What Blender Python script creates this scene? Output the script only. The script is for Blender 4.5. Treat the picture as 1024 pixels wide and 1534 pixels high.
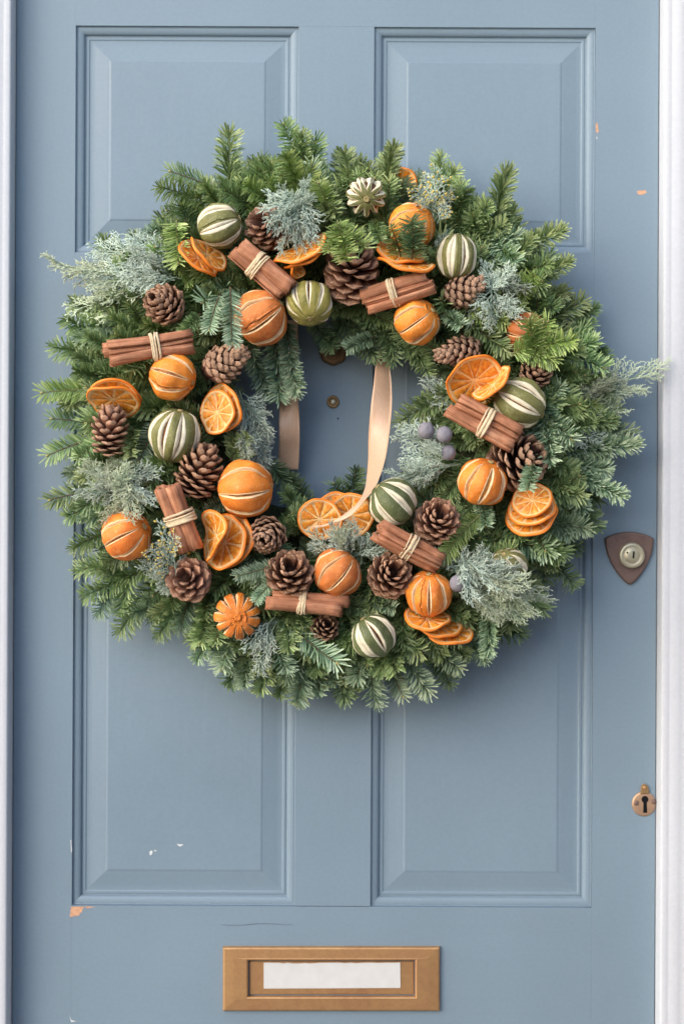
import bpy, math, random
import numpy as np
from mathutils import Vector, Matrix, noise

for o in list(bpy.data.objects):
    bpy.data.objects.remove(o, do_unlink=True)
scene = bpy.context.scene
R = math.radians
rng = random.Random(7)

# ------------------------------------------------------------------ camera, light, exposure
U = 0.0009            # metres per photo pixel on the door face
D = 2.2               # camera to door face
ZC = 1.30
ROLL = R(0.27)
SUN_EL, SUN_AZ = R(28), R(-50)       # azimuth measured from straight out of the door, negative = from the left

cam_data = bpy.data.cameras.new('camera')
cam = bpy.data.objects.new('camera', cam_data)
scene.collection.objects.link(cam)
cam_data.sensor_fit = 'VERTICAL'
cam_data.sensor_height = 24.0
cam_data.lens = 24.0 * D / (1534 * U)
cam_data.clip_start = 0.05
cam_data.clip_end = 2000
cam_data.dof.use_dof = True
cam_data.dof.focus_distance = D - 0.115
cam_data.dof.aperture_fstop = 1.8
cam.matrix_world = Matrix.Translation((0, -D, ZC)) @ Matrix.Rotation(R(90), 4, 'X') @ Matrix.Rotation(ROLL, 4, 'Z')
scene.camera = cam

world = bpy.data.worlds.new("World")
scene.world = world
world.use_nodes = True
wn = world.node_tree
bg = wn.nodes['Background']
sky = wn.nodes.new('ShaderNodeTexSky')
sky.sky_type = 'NISHITA'
sky.sun_disc = False
sky.sun_elevation = SUN_EL
sky.sun_rotation = R(180) - SUN_AZ
sky.air_density = 1.0
sky.dust_density = 1.5
sky.ozone_density = 1.0
wn.links.new(sky.outputs[0], bg.inputs[0])
bg.inputs[1].default_value = 0.15

sd = bpy.data.lights.new('sun', 'SUN')
sd.energy = 1.05
sd.angle = R(80)
sd.color = (1.0, 0.95, 0.88)
sun = bpy.data.objects.new('sun', sd)
scene.collection.objects.link(sun)
to_sun = Vector((math.sin(SUN_AZ) * math.cos(SUN_EL), -math.cos(SUN_AZ) * math.cos(SUN_EL), math.sin(SUN_EL)))
sun.rotation_euler = to_sun.to_track_quat('Z', 'Y').to_euler()
sun.location = (-2, -3, 4)

vs = scene.view_settings
vs.view_transform = 'Standard'
vs.look = 'None'
vs.gamma = 1.0
vs.use_curve_mapping = False
vs.exposure = 1.25

# ------------------------------------------------------------------ helpers
def P(px, py, d=0.0):
    """photo pixel + distance in front of the door face -> metres"""
    dx, dy = px - 512, 767 - py
    c, s = math.cos(ROLL), math.sin(ROLL)
    k = (D - d) / D * U
    return Vector(((dx * c - dy * s) * k, -d, ZC + (dy * c + dx * s) * k))

def DX(px): return (px - 512) * U
def DZ(py): return ZC + (767 - py) * U
def SC(d): return U * (D - d) / D
def W3(v): return Vector((v[0], -v[2], v[1])).normalized()     # (right, up, towards viewer)

def link(o, parent=None):
    scene.collection.objects.link(o)
    if parent is not None:
        o.parent = parent
    return o

def thing(name, label, cat, loc=(0, 0, 0), group=None, mat=None):
    o = bpy.data.objects.new(name, None)
    o.empty_display_size = 0.02
    link(o)
    if mat is not None:
        o.matrix_world = mat
    else:
        o.location = loc
    o['label'] = label
    o['category'] = cat
    if group:
        o['group'] = group
    return o

def np_mesh(name, V, T, mats, midx=None, tone=None, smooth=True):
    """triangles mesh from numpy arrays"""
    V = np.asarray(V, dtype=np.float32).reshape(-1, 3)
    T = np.asarray(T, dtype=np.int32).reshape(-1, 3)
    me = bpy.data.meshes.new(name)
    me.vertices.add(len(V)); me.vertices.foreach_set('co', V.ravel())
    me.loops.add(len(T) * 3); me.loops.foreach_set('vertex_index', T.ravel())
    me.polygons.add(len(T))
    me.polygons.foreach_set('loop_start', np.arange(0, len(T) * 3, 3, dtype=np.int32))
    me.polygons.foreach_set('loop_total', np.full(len(T), 3, dtype=np.int32))
    me.polygons.foreach_set('use_smooth', np.full(len(T), smooth, dtype=bool))
    if midx is not None:
        me.polygons.foreach_set('material_index', np.asarray(midx, dtype=np.int32))
    if tone is not None:
        a = me.attributes.new('tone', 'FLOAT', 'POINT')
        a.data.foreach_set('value', np.asarray(tone, dtype=np.float32))
    for m in mats:
        me.materials.append(m)
    me.update(calc_edges=True)
    me.validate()
    return me

def mesh(name, V, F, mat, smooth=True, merge=False):
    me = bpy.data.meshes.new(name)
    me.from_pydata([tuple(v) for v in V], [], F)
    mats = mat if isinstance(mat, (list, tuple)) else [mat]
    for m in mats:
        me.materials.append(m)
    if merge:
        import bmesh
        bm = bmesh.new(); bm.from_mesh(me)
        bmesh.ops.remove_doubles(bm, verts=bm.verts, dist=1e-5)
        bmesh.ops.recalc_face_normals(bm, faces=bm.faces)
        bm.to_mesh(me); bm.free()
    for p in me.polygons:
        p.use_smooth = smooth
    me.update()
    return me

def obj(name, me, parent=None):
    return link(bpy.data.objects.new(name, me), parent)

def part(name, V, F, mat, parent, smooth=True, merge=False, label=None):
    o = obj(name, mesh(name, V, F, mat, smooth, merge), parent)
    if label:
        o['label'] = label
    return o

def box(V, F, x0, x1, y0, y1, z0, z1):
    n = len(V)
    V += [(x0, y0, z0), (x1, y0, z0), (x1, y1, z0), (x0, y1, z0), (x0, y0, z1), (x1, y0, z1), (x1, y1, z1), (x0, y1, z1)]
    F += [(n, n+3, n+2, n+1), (n+4, n+5, n+6, n+7), (n, n+1, n+5, n+4), (n+1, n+2, n+6, n+5), (n+2, n+3, n+7, n+6), (n+3, n, n+4, n+7)]

def bevel_box(name, x0, x1, y0, y1, z0, z1, mat, parent, b=0.0008, kind=None):
    """box with a small chamfer round its edges"""
    import bmesh
    V, F = [], []
    box(V, F, x0, x1, y0, y1, z0, z1)
    me = mesh(name, V, F, mat, False)
    bm = bmesh.new(); bm.from_mesh(me)
    bmesh.ops.bevel(bm, geom=bm.edges[:], offset=b, segments=2, affect='EDGES', profile=0.6)
    bm.to_mesh(me); bm.free()
    o = obj(name, me, parent)
    if kind:
        o['kind'] = kind
    return o

def axis_matrix(axis, loc, spin=0.0):
    """local Z along axis; spin about it"""
    z = Vector(axis).normalized()
    ref = Vector((0, -1, 0)) if abs(z.y) < 0.9 else Vector((0, 0, 1))
    x = (ref - z * ref.dot(z)).normalized()
    y = z.cross(x)
    m = Matrix((x, y, z)).transposed().to_4x4()
    return Matrix.Translation(loc) @ m @ Matrix.Rotation(spin, 4, 'Z')

# ------------------------------------------------------------------ materials
def new_mat(name, rough=0.6, spec=0.4):
    m = bpy.data.materials.new(name)
    m.use_nodes = True
    n = m.node_tree
    b = n.nodes['Principled BSDF']
    b.inputs['Roughness'].default_value = rough
    b.inputs['Specular IOR Level'].default_value = spec
    return m, n, b

def tex(n, kind='ShaderNodeTexNoise', scale=10, detail=4, rough=0.55, vec=None, coord='Object', stretch=None):
    t = n.nodes.new(kind)
    t.inputs['Scale'].default_value = scale
    if 'Detail' in t.inputs: t.inputs['Detail'].default_value = detail
    if 'Roughness' in t.inputs: t.inputs['Roughness'].default_value = rough
    tc = n.nodes.new('ShaderNodeTexCoord')
    src = tc.outputs[coord]
    if stretch:
        mp = n.nodes.new('ShaderNodeMapping')
        mp.inputs['Scale'].default_value = stretch
        n.links.new(src, mp.inputs[0]); src = mp.outputs[0]
    n.links.new(src, t.inputs['Vector'])
    return t

def ramp(n, src, stops):
    r = n.nodes.new('ShaderNodeValToRGB')
    e = r.color_ramp.elements
    while len(e) < len(stops): e.new(0.5)
    for k, (p, c) in enumerate(stops):
        e[k].position = p
        e[k].color = (c[0], c[1], c[2], 1)
    n.links.new(src, r.inputs[0])
    return r

def mixc(n, fac, a, b, mode='MIX'):
    m = n.nodes.new('ShaderNodeMix'); m.data_type = 'RGBA'; m.blend_type = mode
    for s, v in ((m.inputs[0], fac), (m.inputs[6], a), (m.inputs[7], b)):
        if hasattr(v, 'links') or isinstance(v, bpy.types.NodeSocket): n.links.new(v, s)
        elif isinstance(v, (int, float)): s.default_value = v
        else: s.default_value = (v[0], v[1], v[2], 1)
    return m.outputs[2]

def bump(n, b, h, strength=0.3, dist=0.001, chain=None):
    bp = n.nodes.new('ShaderNodeBump')
    bp.inputs['Strength'].default_value = strength
    bp.inputs['Distance'].default_value = dist
    n.links.new(h, bp.inputs['Height'])
    if chain is not None: n.links.new(chain, bp.inputs['Normal'])
    n.links.new(bp.outputs[0], b.inputs['Normal'])
    return bp.outputs[0]

def objrand(n):
    return n.nodes.new('ShaderNodeObjectInfo').outputs['Random']

def painted(name, c, vary=0.06, rough=0.42, brush=(60, 60, 6), dirt=None, relief=0.25):
    m, n, b = new_mat(name, rough, 0.45)
    t = tex(n, scale=3.0, detail=5, coord='Object')
    t2 = tex(n, scale=220, detail=3, coord='Object')
    lo = [x * (1 - vary) for x in c]; hi = [x * (1 + vary) for x in c]
    col = ramp(n, t.outputs[0], [(0.3, lo), (0.7, hi)]).outputs[0]
    sp = ramp(n, t2.outputs[0], [(0.35, (0.97,) * 3), (0.65, (1.02,) * 3)]).outputs[0]
    col = mixc(n, 1.0, col, sp, 'MULTIPLY')
    if dirt:
        t4 = tex(n, scale=9, detail=8, rough=0.7)
        f = ramp(n, t4.outputs[0], [(0.60, (0, 0, 0)), (0.78, (0.5, 0.5, 0.5))]).outputs[0]
        col = mixc(n, f, col, dirt)
    n.links.new(col, b.inputs['Base Color'])
    t3 = tex(n, scale=1.0, detail=6, rough=0.6, stretch=brush)
    t5 = tex(n, scale=900, detail=2)
    c1 = bump(n, b, t3.outputs[0], relief, 0.0012)
    bump(n, b, t5.outputs[0], relief * 0.5, 0.0003, c1)
    rr = ramp(n, t.outputs[0], [(0.3, (rough - 0.05,) * 3), (0.7, (rough + 0.08,) * 3)])
    n.links.new(rr.outputs[0], b.inputs['Roughness'])
    return m

BLUE = (0.178, 0.245, 0.303)
M_door_v = painted('door paint upright grain', BLUE, 0.05, 0.42, (70, 70, 5), (0.20, 0.24, 0.28))
M_door_h = painted('door paint level grain', BLUE, 0.05, 0.42, (5, 70, 70), (0.20, 0.24, 0.28))
M_white = painted('white frame paint', (0.52, 0.54, 0.575), 0.03, 0.55, (30, 30, 2), (0.46, 0.46, 0.46), 0.1)

def simple(name, c, vary=0.2, scale=60, rough=0.6, spec=0.4, bumpy=0.3, bdist=0.0008, metallic=0.0, randobj=0.0, sss=0.0):
    m, n, b = new_mat(name, rough, spec)
    t = tex(n, scale=scale, detail=5)
    col = ramp(n, t.outputs[0], [(0.28, [x * (1 - vary) for x in c]), (0.72, [min(1, x * (1 + vary)) for x in c])]).outputs[0]
    if randobj:
        hs = n.nodes.new('ShaderNodeHueSaturation')
        mr = n.nodes.new('ShaderNodeMapRange')
        mr.inputs['To Min'].default_value = 1 - randobj; mr.inputs['To Max'].default_value = 1 + randobj
        n.links.new(objrand(n), mr.inputs[0]); n.links.new(mr.outputs[0], hs.inputs['Value'])
        n.links.new(col, hs.inputs['Color']); col = hs.outputs[0]
    n.links.new(col, b.inputs['Base Color'])
    b.inputs['Metallic'].default_value = metallic
    if bumpy: bump(n, b, t.outputs[0], bumpy, bdist)
    if sss:
        b.inputs['Subsurface Weight'].default_value = sss
        b.inputs['Subsurface Radius'].default_value = (0.004, 0.002, 0.001)
        b.inputs['Subsurface Scale'].default_value = 1.0
    return m

def peel_mat(name, c_hi, c_lo, c_spot, pore=950, rough=0.5):
    m, n, b = new_mat(name, rough, 0.35)
    t = tex(n, scale=28, detail=6, rough=0.65)
    col = ramp(n, t.outputs[0], [(0.33, c_lo), (0.62, c_hi)]).outputs[0]
    t2 = tex(n, scale=130, detail=5, rough=0.7)
    f = ramp(n, t2.outputs[0], [(0.56, (0, 0, 0)), (0.70, (0.55,) * 3)]).outputs[0]
    col = mixc(n, f, col, c_spot)
    v = n.nodes.new('ShaderNodeTexVoronoi'); v.inputs['Scale'].default_value = pore
    tc = n.nodes.new('ShaderNodeTexCoord'); n.links.new(tc.outputs['Object'], v.inputs['Vector'])
    f2 = ramp(n, v.outputs['Distance'], [(0.05, (0.72,) * 3), (0.4, (1, 1, 1))]).outputs[0]
    col = mixc(n, 1.0, col, f2, 'MULTIPLY')
    v2 = n.nodes.new('ShaderNodeTexVoronoi'); v2.inputs['Scale'].default_value = 330
    n.links.new(tc.outputs['Object'], v2.inputs['Vector'])
    f3 = ramp(n, v2.outputs['Distance'], [(0.13, (0.5,) * 3), (0.22, (0, 0, 0))]).outputs[0]
    col = mixc(n, f3, col, [min(1, x * 1.5 + 0.06) for x in c_spot])
    t4 = tex(n, scale=9, detail=3)
    f4 = ramp(n, t4.outputs[0], [(0.35, (0.80,) * 3), (0.65, (1.12,) * 3)]).outputs[0]
    col = mixc(n, 1.0, col, f4, 'MULTIPLY')
    n.links.new(col, b.inputs['Base Color'])
    c1 = bump(n, b, v.outputs['Distance'], 0.5, 0.0006)
    bump(n, b, t2.outputs[0], 0.5, 0.0012, c1)
    b.inputs['Subsurface Weight'].default_value = 0.08
    b.inputs['Subsurface Radius'].default_value = (0.004, 0.0015, 0.0006)
    b.inputs['Subsurface Scale'].default_value = 1.0
    return m

M_orange = peel_mat('dried orange peel', (0.82, 0.255, 0.030), (0.68, 0.165, 0.020), (0.78, 0.40, 0.16))
M_orange_dark = peel_mat('dark dried orange peel', (0.66, 0.21, 0.045), (0.48, 0.115, 0.026), (0.68, 0.33, 0.13))
M_orange_red = peel_mat('reddish dried orange peel', (0.84, 0.24, 0.032), (0.72, 0.155, 0.02), (0.80, 0.38, 0.15))
M_orange_light = peel_mat('light dried orange peel', (0.85, 0.285, 0.032), (0.76, 0.21, 0.022), (0.84, 0.44, 0.17))
M_orange_brown = peel_mat('browned orange peel', (0.46, 0.13, 0.03), (0.27, 0.07, 0.025), (0.50, 0.2, 0.08))
M_lime = peel_mat('dried lime peel', (0.200, 0.190, 0.062), (0.135, 0.138, 0.045), (0.32, 0.30, 0.14), 900)
M_lime_deep = peel_mat('deep green dried lime peel', (0.125, 0.145, 0.055), (0.080, 0.100, 0.038), (0.24, 0.24, 0.12), 900)
M_lime_yellow = peel_mat('yellowed dried lime peel', (0.32, 0.28, 0.070), (0.22, 0.20, 0.048), (0.42, 0.37, 0.14), 900)
M_pith_o = simple('orange pith', (0.80, 0.56, 0.33), 0.16, 160, 0.8, 0.2, 0.5, 0.0008, sss=0.1)
M_pith_l = simple('lime pith', (0.70, 0.63, 0.47), 0.12, 160, 0.8, 0.2, 0.5, 0.0008)
M_core_o = simple('dried orange inside', (0.30, 0.12, 0.03), 0.7, 260, 0.6, 0.4, 1.0, 0.002)
M_core_l = simple('dried lime inside', (0.13, 0.06, 0.025), 0.8, 300, 0.7, 0.3, 1.0, 0.002)
M_core_flesh = simple('dried orange flesh in slit', (0.62, 0.27, 0.06), 0.5, 420, 0.55, 0.4, 1.0, 0.002)
M_stem = simple('fruit stem button', (0.36, 0.28, 0.13), 0.3, 300, 0.8, 0.2, 0.5)
M_rind = simple('slice rind', (0.84, 0.23, 0.022), 0.2, 90, 0.48, 0.4, 0.5, 0.0008, sss=0.15)
M_slice_pith = simple('slice pith', (0.80, 0.50, 0.23), 0.16, 150, 0.75, 0.25, 0.5, 0.0006, sss=0.15)

def flesh():
    m, n, b = new_mat('dried slice flesh', 0.38, 0.5)
    t = tex(n, scale=190, detail=5, rough=0.6)
    col = ramp(n, t.outputs[0], [(0.3, (0.52, 0.125, 0.010)), (0.52, (0.76, 0.27, 0.026)), (0.72, (0.88, 0.47, 0.11))]).outputs[0]
    n.links.new(col, b.inputs['Base Color'])
    bump(n, b, t.outputs[0], 0.8, 0.0016)
    b.inputs['Subsurface Weight'].default_value = 0.25
    b.inputs['Subsurface Radius'].default_value = (0.006, 0.002, 0.0006)
    b.inputs['Subsurface Scale'].default_value = 1.0
    return m
M_flesh = flesh()

def cinnamon():
    m, n, b = new_mat('cinnamon bark', 0.72, 0.25)
    t = tex(n, scale=1.0, detail=6, rough=0.65, stretch=(260, 260, 22))
    t2 = tex(n, scale=55, detail=5)
    col = ramp(n, t.outputs[0], [(0.3, (0.26, 0.098, 0.046)), (0.52, (0.43, 0.185, 0.098)), (0.72, (0.58, 0.31, 0.185))]).outputs[0]
    f = ramp(n, t2.outputs[0], [(0.40, (0.78,) * 3), (0.62, (1.08,) * 3)]).outputs[0]
    col = mixc(n, 1.0, col, f, 'MULTIPLY')
    n.links.new(col, b.inputs['Base Color'])
    c1 = bump(n, b, t.outputs[0], 0.5, 0.0012)
    bump(n, b, t2.outputs[0], 0.5, 0.0012, c1)
    return m
M_cinn = cinnamon()

def raffia():
    m, n, b = new_mat('raffia', 0.7, 0.3)
    t = tex(n, scale=700, detail=3, stretch=(0.2, 0.2, 1))
    t2 = tex(n, scale=40, detail=3)
    col = ramp(n, t.outputs[0], [(0.3, (0.52, 0.38, 0.22)), (0.7, (0.74, 0.61, 0.41))]).outputs[0]
    n.links.new(col, b.inputs['Base Color'])
    bump(n, b, t.outputs[0], 0.6, 0.0008)
    return m
M_raffia = raffia()

def cone_mat(name, inner, outer, edge):
    m, n, b = new_mat(name, 0.62, 0.35)
    tc = n.nodes.new('ShaderNodeTexCoord')
    sx = n.nodes.new('ShaderNodeSeparateXYZ'); n.links.new(tc.outputs['Object'], sx.inputs[0])
    t = tex(n, scale=9, detail=5, rough=0.6, stretch=(0.5, 1.6, 1.6))
    ad = n.nodes.new('ShaderNodeMath'); ad.operation = 'MULTIPLY_ADD'
    ad.inputs[1].default_value = 0.30; n.links.new(t.outputs[0], ad.inputs[0]); n.links.new(sx.outputs[0], ad.inputs[2])
    col = ramp(n, ad.outputs[0], [(0.40, inner), (0.90, outer), (1.16, edge)]).outputs[0]
    hs = n.nodes.new('ShaderNodeHueSaturation')
    mr = n.nodes.new('ShaderNodeMapRange'); mr.inputs['To Min'].default_value = 0.75; mr.inputs['To Max'].default_value = 1.25
    n.links.new(objrand(n), mr.inputs[0]); n.links.new(mr.outputs[0], hs.inputs['Value'])
    n.links.new(col, hs.inputs['Color']); n.links.new(hs.outputs[0], b.inputs['Base Color'])
    bump(n, b, t.outputs[0], 0.6, 0.06)
    return m
M_cone = cone_mat('cone scale', (0.050, 0.022, 0.015), (0.32, 0.135, 0.072), (0.60, 0.345, 0.215))
M_cone_pink = cone_mat('rosy cone scale', (0.075, 0.032, 0.025), (0.37, 0.160, 0.095), (0.63, 0.36, 0.235))
M_cone_dark = cone_mat('dark cone scale', (0.012, 0.006, 0.005), (0.15, 0.064, 0.038), (0.56, 0.34, 0.22))
M_cone_core = simple('cone heart', (0.030, 0.014, 0.010), 0.4, 200, 0.9, 0.1)

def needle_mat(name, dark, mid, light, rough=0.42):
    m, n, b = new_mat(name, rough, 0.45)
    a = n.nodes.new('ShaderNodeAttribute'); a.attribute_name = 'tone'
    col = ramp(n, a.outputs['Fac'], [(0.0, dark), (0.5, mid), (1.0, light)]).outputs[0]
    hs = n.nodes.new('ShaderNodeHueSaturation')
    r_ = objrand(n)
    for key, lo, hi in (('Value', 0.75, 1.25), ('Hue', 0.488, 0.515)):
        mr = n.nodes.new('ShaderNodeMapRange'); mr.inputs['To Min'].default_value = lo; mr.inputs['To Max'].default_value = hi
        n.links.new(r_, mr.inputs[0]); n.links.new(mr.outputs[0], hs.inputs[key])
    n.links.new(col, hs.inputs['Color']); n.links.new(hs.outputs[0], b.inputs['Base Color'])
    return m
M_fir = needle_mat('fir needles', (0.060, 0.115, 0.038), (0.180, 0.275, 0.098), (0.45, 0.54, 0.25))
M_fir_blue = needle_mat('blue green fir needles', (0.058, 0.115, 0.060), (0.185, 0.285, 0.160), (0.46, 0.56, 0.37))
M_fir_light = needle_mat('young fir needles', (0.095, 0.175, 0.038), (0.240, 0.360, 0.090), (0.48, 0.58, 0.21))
M_fir_deep = needle_mat('shaded dark fir needles', (0.040, 0.084, 0.034), (0.115, 0.190, 0.080), (0.28, 0.37, 0.18))  # darkest of the needle greens
M_cyp = needle_mat('silvery cypress', (0.11, 0.17, 0.12), (0.34, 0.43, 0.35), (0.60, 0.68, 0.57), 0.7)
M_cyp_pale = needle_mat('pale cypress', (0.14, 0.19, 0.11), (0.39, 0.46, 0.31), (0.62, 0.68, 0.48), 0.7)
M_twig = simple('twig bark', (0.115, 0.085, 0.045), 0.3, 200, 0.85, 0.15)
M_twig_green = simple('green twig bark', (0.16, 0.17, 0.07), 0.3, 200, 0.8, 0.2)
M_bud = simple('fir bud', (0.34, 0.30, 0.13), 0.3, 300, 0.7, 0.2)
M_pollen = simple('yellow cypress tip', (0.66, 0.50, 0.12), 0.25, 300, 0.7, 0.2)
M_moss = simple('dry moss', (0.035, 0.042, 0.022), 0.6, 90, 0.95, 0.1, 1.0, 0.01)
M_berry = simple('juniper berry bloom', (0.24, 0.225, 0.25), 0.45, 120, 0.7, 0.2, 0.4, 0.0015)

def ribbon_mat():
    m, n, b = new_mat('satin ribbon', 0.33, 0.5)
    t = tex(n, scale=1.0, detail=2, stretch=(900, 900, 90))
    col = ramp(n, t.outputs[0], [(0.3, (0.58, 0.36, 0.225)), (0.7, (0.66, 0.43, 0.28))]).outputs[0]
    n.links.new(col, b.inputs['Base Color'])
    b.inputs['Sheen Weight'].default_value = 0.2
    b.inputs['Anisotropic'].default_value = 0.5
    bump(n, b, t.outputs[0], 0.15, 0.0003)
    return m
M_ribbon = ribbon_mat()

def brass_mat(name, hi, lo, metallic=0.55, rough=0.42):
    m, n, b = new_mat(name, rough, 0.5)
    t = tex(n, scale=22, detail=8, rough=0.7)
    t2 = tex(n, scale=240, detail=4)
    col = ramp(n, t.outputs[0], [(0.32, lo), (0.62, hi)]).outputs[0]
    f = ramp(n, t2.outputs[0], [(0.3, (0.93,) * 3), (0.6, (1.03,) * 3)]).outputs[0]
    col = mixc(n, 1.0, col, f, 'MULTIPLY')
    n.links.new(col, b.inputs['Base Color'])
    b.inputs['Metallic'].default_value = metallic
    rr = ramp(n, t.outputs[0], [(0.3, (rough + 0.2,) * 3), (0.7, (rough,) * 3)])
    n.links.new(rr.outputs[0], b.inputs['Roughness'])
    bump(n, b, t2.outputs[0], 0.08, 0.0005)
    return m
M_brass = brass_mat('aged brass', (0.52, 0.30, 0.135), (0.38, 0.20, 0.095), 0.65, 0.36)
M_brass_dull = brass_mat('dull brass', (0.30, 0.19, 0.085), (0.16, 0.10, 0.055), 0.5, 0.5)
M_bronze = brass_mat('brown bronze', (0.215, 0.14, 0.115), (0.15, 0.10, 0.088), 0.5, 0.5)
M_nickel = brass_mat('worn pale brass', (0.56, 0.52, 0.38), (0.42, 0.38, 0.26), 0.7, 0.35)
M_esc = brass_mat('tarnished pink brass', (0.52, 0.34, 0.20), (0.30, 0.19, 0.15), 0.6, 0.42)
M_black = simple('dark hole', (0.008, 0.008, 0.010), 0.2, 50, 0.9, 0.1, 0)
M_crackline = simple('dark blue paint crack', (0.05, 0.06, 0.07), 0.2, 50, 0.9, 0.1, 0)  # dark blue grey line of the crack in the paint
M_label = simple('worn white label', (0.56, 0.56, 0.55), 0.05, 60, 0.6, 0.3, 0.15)
M_wood = simple('bare wood chip', (0.56, 0.32, 0.20), 0.25, 300, 0.85, 0.2, 0.4, 0.0006)
M_speck = simple('pale undercoat', (0.62, 0.64, 0.64), 0.1, 300, 0.8, 0.2, 0.2, 0.0003)

# ------------------------------------------------------------------ setting: ground, wall, step
def setting():
    m, n, b = new_mat('pavement', 0.85, 0.25)
    t = tex(n, scale=2.2, detail=8, rough=0.6); t2 = tex(n, scale=120, detail=3)
    col = ramp(n, t.outputs[0], [(0.3, (0.22, 0.21, 0.195)), (0.7, (0.33, 0.32, 0.30))]).outputs[0]
    n.links.new(col, b.inputs['Base Color']); bump(n, b, t2.outputs[0], 0.5, 0.002)
    g = part('ground', [(-400, -400, 0), (400, -400, 0), (400, 400, 0), (-400, 400, 0)], [(0, 1, 2, 3)], m, None, False)
    g['kind'] = 'structure'
    stone = simple('pale doorstep stone', (0.42, 0.40, 0.36), 0.15, 18, 0.8, 0.25, 0.3, 0.002)
    s = bevel_box('doorstep', -0.72, 0.72, -0.42, 0.06, 0.002, 0.14, stone, None, 0.006)
    s['kind'] = 'structure'
    render = simple('painted render', (0.62, 0.61, 0.58), 0.06, 12, 0.85, 0.2, 0.4, 0.003)
    w = thing('house_wall', 'pale rendered house wall around the white door frame', 'wall')
    for nm, x0, x1, z0, z1 in (('wall_panel', -4, -0.585, 0.004, 5.5), ('wall_panel', 0.585, 4, 0.004, 5.5), ('wall_panel', -0.583, 0.583, 2.27, 5.5)):
        bevel_box(nm, x0, x1, -0.048, 0.18, z0, z1, render, w, 0.002)
    brick = simple('weathered brick', (0.20, 0.11, 0.08), 0.3, 30, 0.9, 0.15, 0.6, 0.004)
    shade_wall = thing('unseen_shade_wall', 'added unseen brick wall with a stone coping facing the door, shading its lower part', 'wall', (0, -3.6, 0))  # unseen wall, added to block low skylight and darken the lower door
    bevel_box('wall_body', -1.6, 5.0, -0.11, 0.11, 0.003, 1.88, brick, shade_wall, 0.004)
    bevel_box('coping', -1.64, 5.04, -0.15, 0.15, 1.882, 1.94, stone, shade_wall, 0.006)
    grey = simple('grey painted render', (0.24, 0.25, 0.28), 0.1, 20, 0.85, 0.2, 0.4, 0.003)
    pier = thing('unseen_shade_pier', 'added unseen grey pier right of the door frame, shading that side of the door', 'pier', (0.86, -0.55, 0))  # unseen pier, added to cut skylight on the door's right side
    bevel_box('pier_body', -0.17, 0.17, -0.20, 0.498, 0.003, 3.2, grey, pier, 0.004)
setting()

# ------------------------------------------------------------------ door frame
XL, XR = DX(21), DX(984)            # visible edges of the door
ZT = 2.115                          # door head
frame = thing('door_frame', 'white painted moulded timber frame around the blue front door', 'door frame', (0, 0, 0.14))
frame.location = (0, 0, 0)
# profile: (distance outwards from the door edge, y)
prof = [(0.0, 0.012), (0.0, -0.0300), (0.0008, -0.0322), (0.0025, -0.0330), (0.0085, -0.0332), (0.0095, -0.0330), (0.0110, -0.0331),
        (0.0135, -0.0337), (0.0165, -0.0342), (0.0205, -0.0345), (0.0245, -0.0346), (0.0258, -0.0343), (0.030, -0.0346), (0.060, -0.0400),
        (0.064, -0.048), (0.080, -0.055), (0.100, -0.058), (0.118, -0.058), (0.122, -0.052), (0.122, -0.03)]
def extrude_profile(side):
    V, F = [], []
    zs = [0.141, 1.0, 1.6]
    n = len(prof)
    for k, (s, y) in enumerate(prof):
        for z in zs + [ZT + s]:
            x = XL - s if side < 0 else XR + s
            V.append((x, y, z))
    for k in range(n - 1):
        for j in range(3):
            a, b = k * 4 + j, (k + 1) * 4 + j
            F.append((a, b, b + 1, a + 1) if side < 0 else (a, a + 1, b + 1, b))
    return V, F
for side in (-1, 1):
    V, F = extrude_profile(side)
    o = part('jamb', V, F, M_white, frame, True)
    o.data.shade_auto_smooth(angle=R(25)) if hasattr(o.data, 'shade_auto_smooth') else None
V, F = [], []
for s, y in prof:
    V += [(XL - s, y, ZT + s), (XR + s, y, ZT + s)]
for k in range(len(prof) - 1):
    F.append((k * 2, k * 2 + 1, k * 2 + 3, k * 2 + 2))
part('head', V, F, M_white, frame, True)

# ------------------------------------------------------------------ door
door = thing('front_door', 'blue grey painted four panel front door with brass letter plate', 'door')
TH = 0.045
PX = [(111, 444), (557, 887.5)]      # panel openings, left to right
PZ = [(40, 380), (490, 1357)]        # upper and lower
BOT = 767 + (ZC - 0.148) / U         # foot of the door in px
g = 0.04                              # half of a hairline joint, px
def board(name, x0, x1, y0, y1, mat):
    bevel_box(name, DX(x0), DX(x1), 0.0, TH, DZ(y1), DZ(y0), mat, door, 0.0001)
TOPD = 767 - (ZT - 0.002 - ZC) / U
board('stile', 22.2, 110.5 - g, TOPD, BOT, M_door_v)
board('stile', 888 + g, 982.6, TOPD, BOT, M_door_v)
board('rail', 110.5 + g, 888 - g, TOPD, 40, M_door_h)
board('rail', 110.5 + g, 888 - g, 380, 490, M_door_h)
board('rail', 110.5 + g, 888 - g, 1357 + 1.2, BOT, M_door_h)
board('muntin', 444, 557, 40 + 2 * g, 380 - 2 * g, M_door_v)
board('muntin', 444, 557, 490 + 2 * g, 1357 + 0.3, M_door_v)

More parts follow.
